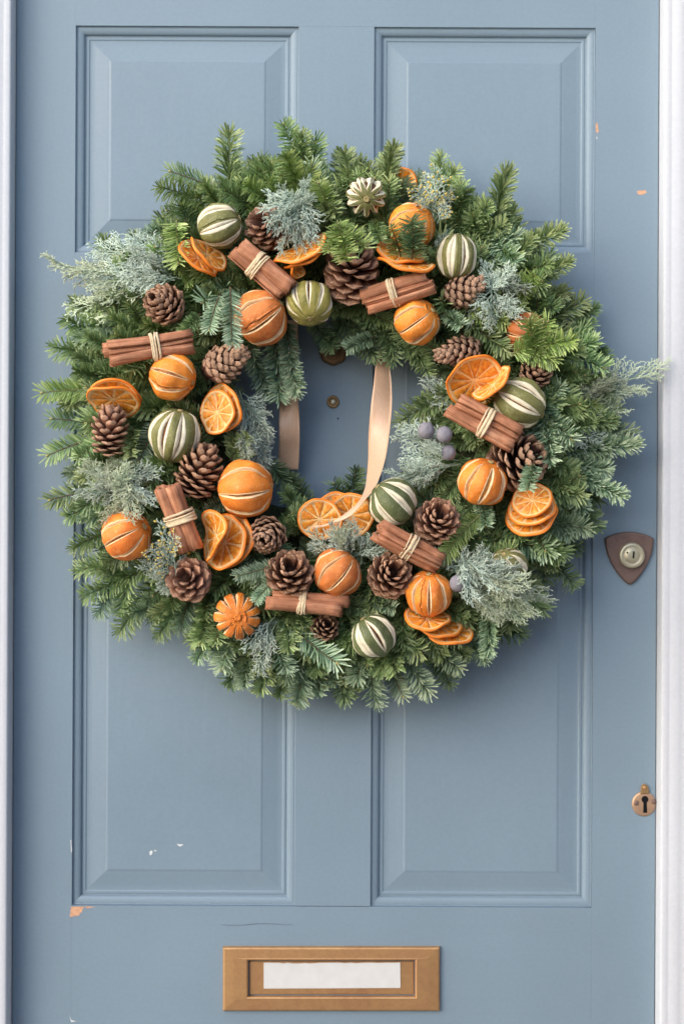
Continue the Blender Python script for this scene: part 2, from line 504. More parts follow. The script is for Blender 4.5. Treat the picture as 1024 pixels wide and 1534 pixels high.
def loops(name, rect, prof, mat_v, mat_h, parent, close):
    """mitred rectangles stepping inwards; prof = (inset px, depth px behind the face)"""
    x0, x1, y0, y1 = rect
    V, F, MI = [], [], []
    for s, dpt in prof:
        a, b, c, d = DX(x0 + s), DX(x1 - s), DZ(y0 + s), DZ(y1 - s)
        y = dpt * U
        V += [(a, y, d), (b, y, d), (b, y, c), (a, y, c)]
    for k in range(len(prof) - 1):
        for j in range(4):
            p, q = k * 4 + j, k * 4 + (j + 1) % 4
            F.append((p, q, q + 4, p + 4)); MI.append(1 if j in (0, 2) else 0)
    if close:
        k = (len(prof) - 1) * 4
        F.append((k, k + 1, k + 2, k + 3)); MI.append(0)
    me = mesh(name, V, F, [mat_v, mat_h], False)
    me.polygons.foreach_set('material_index', MI)
    return obj(name, me, parent)

mould = [(0.0, 0.4), (0.4, 5.5), (1.6, 6.0)]
for k in range(7):                     # ovolo
    a = k / 6 * math.pi / 2
    mould.append((2.2 + 10.0 * math.sin(a) * 1.0, 5.4 + 7.0 * (1 - math.cos(a))))
mould += [(12.6, 14.6), (14.2, 15.0), (15.0, 13.6), (18.2, 13.8), (19.6, 15.2), (19.8, 15.4)]
pan = [(19.4, 15.4), (23.0, 15.4), (27.0, 14.9), (45.5, 11.2), (49.0, 10.6), (50.3, 9.9), (51.6, 9.5), (53.0, 9.4)]
mould = [(a, b * 0.72) for a, b in mould]
pan = [(a, b * 0.72) for a, b in pan]
for (y0, y1) in PZ:
    for (x0, x1) in PX:
        r = (x0, x1, y0, y1)
        loops('moulding', r, mould, M_door_v, M_door_h, door, False)
        loops('panel', r, pan, M_door_v, M_door_h, door, True)

# paint chips, real small patches where the paint has flaked
def patch(name, pts, d, mat, jit=0.6, lift=0.00025):
    V = []
    out = []
    for k in range(len(pts)):
        a, b = pts[k], pts[(k + 1) % len(pts)]
        for j in range(3):
            f = j / 3
            out.append((a[0] + (b[0] - a[0]) * f + rng.uniform(-jit, jit), a[1] + (b[1] - a[1]) * f + rng.uniform(-jit, jit)))
    for p in out:
        V.append(P(p[0], p[1], d + lift))
    for p in out:
        V.append(P(p[0], p[1], d - 0.0008))
    n = len(out)
    F = [tuple(range(n))] + [(k, (k + 1) % n, n + (k + 1) % n, n + k) for k in range(n)]
    return part(name, V, F, mat, door, False)
patch('paint_chip', [(107, 1359), (127, 1358), (123, 1366), (117, 1372), (105, 1374)], 0, M_wood, 0.8)
patch('paint_chip', [(127, 1358), (142, 1358.6), (130, 1361)], 0, M_wood, 0.3)
patch('paint_chip', [(891.5, 185), (895, 184), (895.5, 198), (892, 199)], 0, M_wood, 0.4)
patch('paint_chip', [(892.5, 205), (894, 205), (894, 208), (892.6, 208)], 0, M_speck, 0.2)
patch('paint_chip', [(953, 286), (966, 285), (968, 288), (961, 292), (955, 291)], 0, M_wood, 0.6)
pd = -9.4 * 0.72 * U
patch('paint_chip', [(224, 1276), (229, 1274), (228, 1280), (225, 1281)], pd, M_speck, 0.4)
patch('paint_chip', [(231, 1273), (235, 1274), (232, 1276)], pd, M_speck, 0.3)
patch('paint_chip', [(265, 1264), (275, 1265), (271, 1268), (267, 1267)], pd, M_speck, 0.4)
patch('paint_chip', [(105.5, 1258), (107, 1259), (108, 1275), (107, 1279), (106.2, 1262)], 0, M_speck, 0.2)
patch('paint_chip', [(104, 1519), (107, 1528), (116, 1530), (107, 1531)], 0, M_speck, 0.3)
def crack(pts, w):
    V, F = [], []
    for k, (x, y) in enumerate(pts):
        ww = w * (0.35 + 0.65 * math.sin(math.pi * (k + 0.5) / len(pts))) * rng.uniform(0.6, 1.2)
        V += [P(x, y - ww, 0.0002), P(x, y + ww, 0.0002)]
    for k in range(len(pts) - 1):
        F.append((2 * k, 2 * k + 1, 2 * k + 3, 2 * k + 2))
    part('paint_crack', V, F, M_crackline, door, False)
crack([(330 + 12 * k, 1385 + 1.2 * math.sin(k * 0.9) - 0.02 * (k - 3) ** 2 + rng.uniform(-0.4, 0.4)) for k in range(10)], 0.38)

# letter plate
def frame_loops(name, rect_prof, mat, parent, close=False):
    V, F = [], []
    for (x0, x1, y0, y1, d) in rect_prof:
        a, b, c, e = P(x0, y1, 0), P(x1, y1, 0), P(x1, y0, 0), P(x0, y0, 0)
        for p in (a, b, c, e):
            V.append((p.x, -d, p.z))
    for k in range(len(rect_prof) - 1):
        for j in range(4):
            p, q = k * 4 + j, k * 4 + (j + 1) % 4
            F.append((p, q, q + 4, p + 4))
    if close:
        k = (len(rect_prof) - 1) * 4
        F.append((k, k + 1, k + 2, k + 3))
    return part(name, V, F, mat, parent, False)
def inset(r, s, d): return (r[0] + s, r[1] - s, r[2] + s, r[3] - s, d)
ro = (334, 658, 1417, 1513); ri = (372, 621, 1437, 1491)
lp = frame_loops('letter_plate', [inset(ro, 0, -0.0005), inset(ro, 0, 0.0038), inset(ro, 1.4, 0.0056), inset(ro, 3.0, 0.0064), inset(ro, 16, 0.0072),
                                  inset(ri, -2.4, 0.0076), inset(ri, -0.8, 0.0068), inset(ri, 0, 0.005), inset(ri, 0, 0.0001)], M_brass, door)
rf = (373.6, 619.4, 1439.2, 1489.4)
fl = frame_loops('flap', [inset(rf, 0, 0.0002), inset(rf, 0.5, 0.0018), inset(rf, 1.5, 0.0024), inset(rf, 12, 0.0025)], M_brass, lp, True)
top = []
x = 395
while x < 599:
    top.append((x, 1442 + rng.choice([0, 0, 0.3, 0.8, 1.3, 0.5]))); x += rng.uniform(5, 11)
pts = top + [(599, 1441.5), (599.5, 1480), (500, 1480.5), (395, 1481)]
V = [P(a, b, 0.0034) for a, b in pts] + [P(a, b, 0.0024) for a, b in pts]
n = len(pts)
part('label_strip', V, [tuple(reversed(range(n)))] + [(k, (k + 1) % n, n + (k + 1) % n, n + k) for k in range(n)], M_label, lp, False)

# generic turned disc facing the viewer
def disc(name, px, py, d, profile, mat, parent, seg=40, squash=1.0):
    """profile: (radius px, height m above d)"""
    V, F = [], []
    c = P(px, py, d)
    for r_, h in profile:
        for k in range(seg):
            a = 2 * math.pi * k / seg
            V.append((c.x + r_ * U * math.cos(a), c.y - h, c.z + r_ * U * math.sin(a) * squash))
    for i in range(len(profile) - 1):
        for k in range(seg):
            a, b = i * seg + k, i * seg + (k + 1) % seg
            F.append((a, b, b + seg, a + seg))
    F.append(tuple((len(profile) - 1) * seg + k for k in range(seg)))
    return part(name, V, F, mat, parent, True)

def outline_solid(name, pts, d0, prof, mat, parent, smooth=False):
    """stack of scaled outlines about their centre: prof = (scale, height)"""
    cx = sum(p[0] for p in pts) / len(pts); cy = sum(p[1] for p in pts) / len(pts)
    V, F = [], []
    n = len(pts)
    for s, h in prof:
        for (x, y) in pts:
            q = P(cx + (x - cx) * s, cy + (y - cy) * s, 0)
            V.append((q.x, -(d0 + h), q.z))
    for i in range(len(prof) - 1):
        for k in range(n):
            a, b = i * n + k, i * n + (k + 1) % n
            F.append((a, b, b + n, a + n))
    F.append(tuple((len(prof) - 1) * n + k for k in range(n)))
    return part(name, V, F, mat, parent, smooth)

# shield-shaped lock
sh = []
for k in range(13):                       # top arc
    t = k / 12; x = 904.5 + 73 * t
    sh.append((x, 806 - 9.5 * math.sin(math.pi * t) ** 0.8))
right = [(977.5, 812), (976.5, 822), (973, 834), (967, 847), (959, 860), (951, 870), (944, 875.5)]
left = [(939, 875), (931, 868), (922, 857), (914, 844), (908.5, 831), (905.5, 818), (904.4, 811)]
sh += right + left
lock = outline_solid('lock', sh, 0, [(1.0, -0.0003), (1.0, 0.002), (0.985, 0.0045), (0.95, 0.0062), (0.9, 0.0066)], M_bronze, door)
emb = [(919, 806), (924, 802.5), (934, 800), (944, 799.5), (954, 800.5), (962, 803), (966, 806.5), (963, 813), (954, 810.5), (944, 809.5), (933, 810.5), (923, 814)]
outline_solid('raised_band', emb, 0.0064, [(1.0, 0), (0.97, 0.0006), (0.9, 0.0007)], M_bronze, lock)
for k in range(13):
    x = 923.5 + k * 3.3; y = 806.5 - 2.8 * math.sin(math.pi * (k + 0.5) / 13)
    w = [0.9, 0.7, 1.2][k % 3]
    outline_solid('raised_letter', [(x - w, y - 2.6), (x + w, y - 2.6), (x + w * 0.8, y + 2.6), (x - w * 0.8, y + 2.6)], 0.0071, [(1, 0), (0.9, 0.0004)], M_bronze, lock)
disc('cylinder', 944.5, 832, 0.0055, [(19.2, 0), (19.2, 0.006), (18.4, 0.0078), (17.2, 0.0086), (14.5, 0.0088), (12.5, 0.0080), (11.2, 0.0080), (10.4, 0.0090), (6, 0.0096), (1, 0.0097)], M_nickel, lock)
kw = [(944.4, 825.5), (947, 825.6), (946.0, 836), (943.4, 835.8)]
outline_solid('keyway', kw, 0.0152, [(1, 0), (1, 0.0003)], M_black, lock)
disc('pin_hole', 938.8, 828, 0.0148, [(1.5, 0), (1.5, 0.0004)], M_black, lock, 12)

# keyhole escutcheon with swivel cover tab
es = disc('escutcheon', 963.3, 1204, 0.0, [(18, -0.0003), (18, 0.0012), (17, 0.0022), (15, 0.0026), (2, 0.0027)], M_esc, door, 44, 1.03)
tab = [(957.8, 1189), (958.5, 1180), (959.5, 1176), (962, 1174), (965.5, 1174), (969, 1177), (970.8, 1182), (971, 1189)]
outline_solid('cover_tab', tab, 0.0015, [(1, 0), (1, 0.0012), (0.85, 0.0020)], M_brass_dull, es)
disc('tab_rivet', 964.5, 1180, 0.0034, [(2.6, 0), (2.2, 0.0008), (0.8, 0.001)], M_brass, es, 14)
kh = []
for k in range(15):
    a = R(-60 + 300 * k / 14)
    kh.append((964.6 - 5.2 * math.cos(a + R(0)) * -1 if False else 964.6 + 5.2 * math.cos(a), 1197 - 5.2 * math.sin(a)))
kh = [p for p in kh] + [(962.3, 1202), (962.0, 1217), (968.0, 1217), (967.4, 1202)]
outline_solid('keyhole', kh, 0.0025, [(1, 0), (1, 0.0005)], M_black, es)
for sx in (952.3, 978.5):
    disc('screw', sx, 1203 - (0 if sx < 960 else 2), 0.0025, [(3.9, 0), (3.5, 0.0009), (1, 0.0011)], M_bronze, es, 16)
# knocker rosette and spy hole in the middle stile
def rosette():
    c = P(499, 526, 0)
    V, F = [], []
    seg = 60
    pr = [(1.0, 0.0005), (1.0, 0.003), (0.93, 0.0065), (0.80, 0.0085), (0.62, 0.0075), (0.48, 0.0060), (0.42, 0.012), (0.34, 0.017), (0.2, 0.020), (0.04, 0.021)]
    for r_, h in pr:
        for k in range(seg):
            a = 2 * math.pi * k / seg
            lob = 1 + (0.07 * abs(math.cos(4 * a)) - 0.03 if r_ > 0.55 else 0)
            rr = 21 * U * r_ * lob
            V.append((c.x + rr * math.cos(a), -h, c.z + rr * math.sin(a)))
    for i in range(len(pr) - 1):
        for k in range(seg):
            a, b = i * seg + k, i * seg + (k + 1) % seg
            F.append((a, b, b + seg, a + seg))
    F.append(tuple((len(pr) - 1) * seg + k for k in range(seg)))
    return part('knocker_rosette', V, F, M_brass_dull, door, True)
ros = rosette()
spy = disc('spy_hole', 498.5, 602, 0.0, [(9.6, 0), (9.4, 0.0022), (8.2, 0.0034), (6.2, 0.0030), (5.2, 0.0018), (4.6, 0.0012)], M_brass_dull, door, 32)
disc('lens', 498.8, 602, 0.0012, [(4.4, 0), (3.4, 0.0014), (1.2, 0.0018)], M_nickel, spy, 20)
disc('nail_head', 506, 627, 0.0, [(1.3, 0), (0.9, 0.0004)], M_black, door, 10)

# ------------------------------------------------------------------ foliage templates (numpy)
class Geo:
    def __init__(self): self.V = []; self.T = []; self.tone = []; self.mi = []
    def needle(self, b, d, nrm, L, w, curve, tone, fold=0.25):
        d = d.normalized(); s = d.cross(nrm)
        if s.length < 1e-4: s = d.orthogonal()
        s.normalize(); up = s.cross(d)
        n = len(self.V)
        for f, ww in ((0.0, 0.30), (0.45, 0.50), (0.86, 0.42)):
            c = b + d * (L * f) + up * (curve * L * f * f)
            self.V += [c - s * (w * ww) + up * (fold * w * 0.5), c - up * (fold * w * 0.4), c + s * (w * ww) + up * (fold * w * 0.5)]
        self.V.append(b + d * L + up * (curve * L))
        for r in (0, 3):
            self.T += [(n+r, n+r+1, n+r+4), (n+r, n+r+4, n+r+3), (n+r+1, n+r+2, n+r+5), (n+r+1, n+r+5, n+r+4)]
        self.T += [(n+6, n+7, n+9), (n+7, n+8, n+9)]
        self.mi += [0] * 10
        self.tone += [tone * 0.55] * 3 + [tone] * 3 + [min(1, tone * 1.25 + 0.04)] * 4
    def tube(self, pts, radii, seg=5, mi=1, tone=0.5, tones=None):
        n = len(self.V)
        m = len(pts)
        for i in range(m):
            t = (pts[min(i + 1, m - 1)] - pts[max(i - 1, 0)]).normalized()
            a = t.orthogonal().normalized(); b = t.cross(a)
            for k in range(seg):
                q = 2 * math.pi * k / seg
                self.V.append(pts[i] + (a * math.cos(q) + b * math.sin(q)) * radii[i])
                self.tone.append(tones[i] if tones else tone)
        for i in range(m - 1):
            for k in range(seg):
                a, b = n + i * seg + k, n + i * seg + (k + 1) % seg
                self.T += [(a, b, b + seg), (a, b + seg, a + seg)]; self.mi += [mi, mi]
    def blob(self, c, d, rl, rw, mi=2, tone=0.8):
        d = d.normalized()
        pts = [c + d * (rl * f) for f in (-1, -0.5, 0.2, 0.8, 1.0)]
        self.tube(pts, [rw * 0.4, rw * 0.95, rw, rw * 0.5, rw * 0.05], 6, mi, tone)
    def arrays(self):
        return (np.array([tuple(v) for v in self.V], dtype=np.float32), np.array(self.T, dtype=np.int32),
                np.array(self.tone, dtype=np.float32), np.array(self.mi, dtype=np.int32))

def shoot(g, base, T0, N0, L, r, nl=0.0210, nw=0.0019, space=0.0025, ranks='flat', bend=(0, 0), young=0.35, fwd=68):
    """one fir shoot: twig plus needles; T0 direction, N0 upper side"""
    S0 = T0.cross(N0).normalized()
    m = 7
    pts = [base + T0 * (L * k / (m - 1)) + S0 * (bend[0] * L * (k / (m - 1)) ** 2) + N0 * (bend[1] * L * (k / (m - 1)) ** 2) for k in range(m)]
    g.tube(pts, [0.0014 * (1 - 0.5 * k / (m - 1)) for k in range(m)], 5, 1, 0.3)
    g.blob(pts[-1], pts[-1] - pts[-2], 0.0026, 0.0017)
    x = 0.004
    while x < L:
        f = x / L
        u = f * (m - 1); i = min(int(u), m - 2)
        c = pts[i].lerp(pts[i + 1], u - i)
        T = (pts[i + 1] - pts[i]).normalized()
        N = (N0 - T * N0.dot(T)).normalized(); S = T.cross(N)
        if ranks == 'flat':
            el = [0, 180, 28, 152]
            el.append(r.choice([55, 125, 90]))
            if r.random() < 0.5: el.append(r.uniform(40, 140))
        elif ranks == 'comb':
            el = [-4, 184, 12, 168]
        else:
            el = [r.uniform(-25, 205) for _ in range(6)] + [0, 180]
        for e in el:
            if r.random() < 0.07: continue
            e = R(e + r.gauss(0, 11))
            fw = R(fwd - 22 * max(0, (f - 0.85)) / 0.15 + r.gauss(0, 8) - (18 if math.sin(e) > 0.6 else 0))
            side = S * math.cos(e) + N * math.sin(e)
            d = T * math.cos(fw) + side * math.sin(fw)
            ll = nl * (0.74 + 0.26 * math.sin(math.pi * min(1, 0.22 + f * 0.45))) * r.uniform(0.82, 1.12)
            if f > 0.95: ll *= 0.85
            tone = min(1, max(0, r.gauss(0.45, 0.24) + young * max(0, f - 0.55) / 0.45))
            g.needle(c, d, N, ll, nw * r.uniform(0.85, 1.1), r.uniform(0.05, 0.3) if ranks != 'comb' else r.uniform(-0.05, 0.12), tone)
        x += space * r.uniform(0.8, 1.2)

def fir(L, seed, ranks='flat', sides=0, **kw):
    r = random.Random(seed)
    g = Geo()
    X, Z = Vector((1, 0, 0)), Vector((0, 0, 1))
    bend = (r.uniform(-0.12, 0.12), r.uniform(-0.10, 0.12))
    shoot(g, Vector((0, 0, 0)), X, Z, L, r, ranks=ranks, bend=bend, **kw)
    for k in range(sides):
        f = 0.28 + 0.45 * (k // 2) / max(1, (sides - 1) // 2) + r.uniform(-0.04, 0.04)
        sg = 1 if k % 2 else -1
        a = R(r.uniform(38, 52)) * sg
        T = Vector((math.cos(a), math.sin(a), r.uniform(-0.1, 0.15))).normalized()
        b = Vector((f * L, -bend[0] * L * f * f, bend[1] * L * f * f))
        shoot(g, b, T, Z, L * r.uniform(0.38, 0.52) * (1.25 - 0.6 * f), r, ranks=ranks, bend=(-0.10 * sg * -1, 0), **kw)
    return g.arrays()

FIR = []   # (length, arrays, sides)
for i, (L, rk, sd_) in enumerate([(0.06, 'flat', 0), (0.06, 'round', 0), (0.085, 'flat', 0), (0.085, 'round', 0), (0.085, 'flat', 2), (0.11, 'flat', 0),
                                  (0.11, 'flat', 2), (0.11, 'round', 0), (0.11, 'round', 2), (0.14, 'flat', 4), (0.14, 'round', 0), (0.14, 'flat', 2),
                                  (0.11, 'comb', 0), (0.085, 'comb', 0), (0.14, 'comb', 2)]):
    kw = {}
    if rk == 'comb': kw = dict(nl=0.0200, space=0.0023, fwd=58, nw=0.0017)
    if rk == 'round': kw = dict(nl=0.0175, fwd=64, space=0.0022)
    FIR.append((L, fir(L, 100 + i, rk, sd_, **kw), rk, sd_))

def cypress(L, seed, yellow=False, dens=1.0):
    r = random.Random(seed)
    g = Geo()
    def rnd(v, a):
        q = Vector((r.gauss(0, 1), r.gauss(0, 1), r.gauss(0, 1)))
        return (v + q * a).normalized()
    def branch(b, d, L, rad, lev):
        m = 5 if lev == 0 else 3
        pts = [b]
        dd = d
        for k in range(m - 1):
            dd = rnd(dd, 0.10)
            pts.append(pts[-1] + dd * (L / (m - 1)))
        tn = 0.08 + 0.24 * lev + r.uniform(-0.12, 0.2)
        g.tube(pts, [rad * (1 - 0.55 * k / (m - 1)) for k in range(m)], 4 if lev < 2 else 3, 1 if lev == 0 and not yellow and False else 0,
               tones=[min(1, tn + 0.3 * k / (m - 1)) for k in range(m)])
        if lev == 3 or (lev == 2 and L < 0.004):
            return
        if lev == 2 and yellow and r.random() < 0.5 and b.length > L * 0.5:
            g.blob(pts[-1], d, 0.0017, 0.0013, 2)
        step = (0.0042, 0.0026, 0.0026)[lev] / dens
        x = L * (0.16 if lev == 0 else 0.25)
        k = 0
        while x < L * 0.97:
            f = x / L; u = f * (m - 1); i = min(int(u), m - 2)
            c = pts[i].lerp(pts[i + 1], u - i)
            T = (pts[i + 1] - pts[i]).normalized()
            ax = T.orthogonal().normalized()
            base_ang = (k % 2) * math.pi + r.gauss(0, 0.45)
            # mostly in one plane, but loose
            ref = Vector((0, 0, 1)); S = T.cross(ref)
            if S.length < 0.1: S = ax
            S.normalize(); N = S.cross(T)
            side = S * math.cos(base_ang) + N * math.sin(base_ang)
            ang = R(r.uniform(26, 44))
            dn = T * math.cos(ang) + side * math.sin(ang)
            nl_ = {0: L * 0.46 * (1.1 - f * 0.75), 1: min(0.014, L * 0.46) * (1.15 - f * 0.6), 2: 0.0035}[lev] * r.uniform(0.7, 1.15)
            branch(c, dn, nl_, (0.00078, 0.00066, 0.00058)[lev], lev + 1)
            x += step * r.uniform(0.75, 1.25); k += 1
    branch(Vector((0, 0, 0)), Vector((1, 0, 0)), L, 0.0009, 0)
    return g.arrays()
CYP = [(0.07, cypress(0.07, 1)), (0.07, cypress(0.07, 2)), (0.095, cypress(0.095, 3)), (0.13, cypress(0.13, 4, dens=0.8)), (0.05, cypress(0.05, 5)), (0.095, cypress(0.095, 8))]
JUN = [(0.06, cypress(0.06, 6, True, 0.8)), (0.06, cypress(0.06, 7, True, 0.8))]

mesh_cache = {}
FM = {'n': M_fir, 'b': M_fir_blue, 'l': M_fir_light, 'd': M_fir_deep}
def fir_mesh(i, m):
    if (i, m) not in mesh_cache:
        V, T, tn, mi = FIR[i][1]
        mesh_cache[(i, m)] = np_mesh('fir_sprig', V, T, [FM[m], M_twig_green if m == 'l' else M_twig, M_bud], mi, tn)
    return mesh_cache[(i, m)]
CM = {'c': M_cyp, 'p': M_cyp_pale}
def cyp_mesh(i, m):
    if ('c', i, m) not in mesh_cache:
        V, T, tn, mi = CYP[i][1]
        mesh_cache[('c', i, m)] = np_mesh('cypress_sprig', V, T, [CM[m], M_twig, M_bud], mi, tn)
    return mesh_cache[('c', i, m)]

def sprig_matrix(b, t, nominal, roll, widen=1.0):
    x = (t - b); L = x.length; x.normalize()
    ref = Vector((0, -1, 0))
    z = ref - x * ref.dot(x)
    if z.length < 0.2: z = Vector((0, 0, 1)) - x * x.z
    z.normalize(); y = z.cross(x)
    m = Matrix((x, y, z)).transposed().to_4x4()
    s = L / nominal
    q = s ** 0.6
    return Matrix.Translation(b) @ m @ Matrix.Rotation(roll, 4, 'X') @ Matrix.Diagonal((s, q * widen, q, 1))

# ------------------------------------------------------------------ wreath
CX, CY = 503, 617
wreath = thing('wreath', 'round christmas wreath of fir and silvery cypress sprigs hanging on the blue door', 'wreath', P(CX, CY, 0))
bpy.context.view_layer.update()
WI = wreath.matrix_world.inverted()

# moss ring under the greenery
def ring():
    V, F = [], []
    nu, nv = 96, 18
    for i in range(nu):
        a = 2 * math.pi * i / nu
        for j in range(nv):
            b = 2 * math.pi * j / nv
            rr = (252 + 84 * math.cos(b)) * U * 0.975
            yy = -(0.036 + 0.028 * math.sin(b))
            p = Vector((rr * math.cos(a), yy, rr * math.sin(a)))
            q = noise.noise(p * 40) * 0.010 + noise.noise(p * 130) * 0.006
            rr += q * math.cos(b); yy -= q * math.sin(b)
            V.append((rr * math.cos(a), min(yy, -0.004), rr * math.sin(a)))
    for i in range(nu):
        for j in range(nv):
            F.append((i * nv + j, i * nv + (j + 1) % nv, ((i + 1) % nu) * nv + (j + 1) % nv, ((i + 1) % nu) * nv + j))
    part('moss_ring', V, F, M_moss, wreath, True)
ring()

# ornament data -----------------------------------------------------------------
# whole slit fruit: px, py, radius px, pole (right, up, towards), spin deg, slits, kind, label
FRUIT = [
 (391, 475, 41, (0.80, 0.52, 0.22), 20, 7, 'od', 'large dark orange dried fruit below the cinnamon bundle, beside the yellow green lime'),
 (259, 564, 36, (0.93, -0.28, 0.22), 0, 8, 'ol', 'light orange dried fruit just under the three stick cinnamon bundle on the left'),
 (368, 732, 43, (0.99, 0.08, 0.08), 12, 7, 'o', 'largest dried orange with level slits, left of the hole beneath the cut ribbon end'),
 (190, 803, 38, (0.82, 0.42, 0.38), 0, 8, 'or', 'reddish dried orange at lower left, partly under silvery cypress'),
 (624, 481, 35, (0.72, 0.45, 0.48), 10, 8, 'ol', 'dried orange tucked under the upper right cinnamon bundle with its stem button showing'),
 (616, 339, 35, (0.55, 0.55, 0.60), 0, 8, 'ol', 'dried orange mostly hidden behind a dark fir sprig near the top of the wreath'),
 (722, 722, 37, (0.35, 0.85, 0.28), 10, 8, 'of', 'dried orange with wide slits showing its flesh, right of the hole below the grey berries'),
 (505, 858, 36, (0.66, 0.74, 0.10), 18, 8, 'od', 'dull orange dried fruit with diagonal slits between two open cones at the bottom'),
 (642, 889, 35, (-0.03, 0.93, 0.34), 0, 8, 'o', 'upright dried orange with vertical slits resting above fanned slices at lower right'),
 (790, 502, 33, (0.15, -0.25, 0.9), 0, 8, 'ob', 'browned dried orange half hidden behind bright green fir tips on the right edge'),
 (330, 338, 34, (0.92, 0.32, 0.15), 12, 7, 'ly', 'pale green lime with level slits at the top left of the wreath'),
 (463, 454, 35, (0.02, -0.80, 0.58), 0, 9, 'lY', 'yellow green dried lime with short white slits at the top of the hole'),
 (683, 385, 30, (0.07, 0.99, 0.05), 25, 8, 'l', 'oval green lime with upright white stripes at upper right, above a small cone'),
 (778, 604, 38, (0.86, -0.48, 0.10), 12, 7, 'l', 'green dried lime at right beside the two stick cinnamon bundle'),
 (262, 652, 38, (0.22, 0.95, 0.12), 24, 8, 'l', 'green lime with broad white stripes and a brown crack on the left of the wreath'),
 (588, 752, 37, (-0.68, 0.66, 0.28), 10, 8, 'ld', 'deep green lime at the bottom right of the hole, touching the ribbon tail'),
 (559, 953, 34, (-0.52, 0.82, 0.10), 12, 8, 'ld', 'lowest green lime, white striped, near the bottom edge of the wreath'),
 (762, 848, 27, (-0.35, 0.65, 0.60), 0, 8, 'l', 'small green lime mostly covered by silvery cypress at lower right'),
]
STAR = [
 (355, 923, 34, (0.10, -0.02, 0.98), 8, 11, 'star_o', 'dried orange cut open like a flower at the lower left'),
 (548, 295, 30, (0.02, -0.34, 0.94), 0, 11, 'star_l', 'green lime cut open like a white petalled flower at the top'),
]
# cones: px, py, tip dir, length px, radius px, openness, material, scales, label
CONES = [
 (527, 402, (0.06, 0.62, 0.62), 76, 43, 1.0, 'p', 54, 'big open pine cone at the top centre between two sets of orange slices'),
 (400, 340, (-0.35, 0.1, 0.85), 60, 33, 0.95, 'p', 46, 'open pine cone partly covered by silvery cypress at the top left'),
 (697, 435, (0.88, 0.40, 0.22), 62, 25, 0.40, 'k', 60, 'small dark pine cone lying under the oval striped lime'),
 (245, 455, (-0.45, 0.20, 0.80), 66, 34, 0.50, 'n', 64, 'plump brown pine cone above the three stick cinnamon bundle'),
 (341, 541, (0.82, 0.42, 0.38), 70, 30, 0.22, 'k', 76, 'tight dark pine cone with pale scale tips under a hanging fir sprig'),
 (682, 528, (-0.86, -0.22, 0.40), 76, 24, 0.32, 'k', 70, 'long narrow pine cone lying on its side above the orange slices on the right'),
 (803, 556, (0.35, 0.60, 0.62), 56, 27, 0.55, 'k', 52, 'dark pine cone on the right edge between the browned orange and a lime'),
 (165, 645, (0.10, 0.93, 0.15), 78, 29, 0.80, 'p', 54, 'upright pine cone under the orange slices on the far left'),
 (298, 706, (0.32, 0.86, 0.28), 84, 34, 0.80, 'n', 64, 'pine cone on the left between the striped lime and the largest dried orange'),
 (400, 802, (-0.12, -0.30, 0.93), 50, 28, 0.42, 'k', 60, 'small round pine cone facing outwards beside the fanned slices at lower left'),
 (433, 862, (0.05, 0.45, 0.80), 62, 37, 0.80, 'n', 60, 'pine cone sitting on the lowest cinnamon bundle'),
 (282, 868, (-0.15, 0.25, 0.95), 46, 34, 1.0, 'p', 44, 'wide open rosette pine cone at the lower end of the steep cinnamon bundle'),
 (583, 863, (0.25, 0.35, 0.88), 58, 34, 0.80, 'n', 58, 'open pine cone between the two dried oranges at the bottom of the wreath'),
 (654, 782, (0.15, 0.42, 0.85), 60, 35, 0.80, 'p', 58, 'open pine cone at the right end of the thin split cinnamon bundle'),
 (776, 690, (0.55, 0.25, 0.70), 76, 44, 0.95, 'k', 60, 'large dark pine cone on the right behind a frosted fir tip'),
 (487, 940, (0.10, 0.30, 0.90), 44, 22, 0.70, 'k', 40, 'small dark pine cone sunk in the fir below the lowest cinnamon bundle'),
]
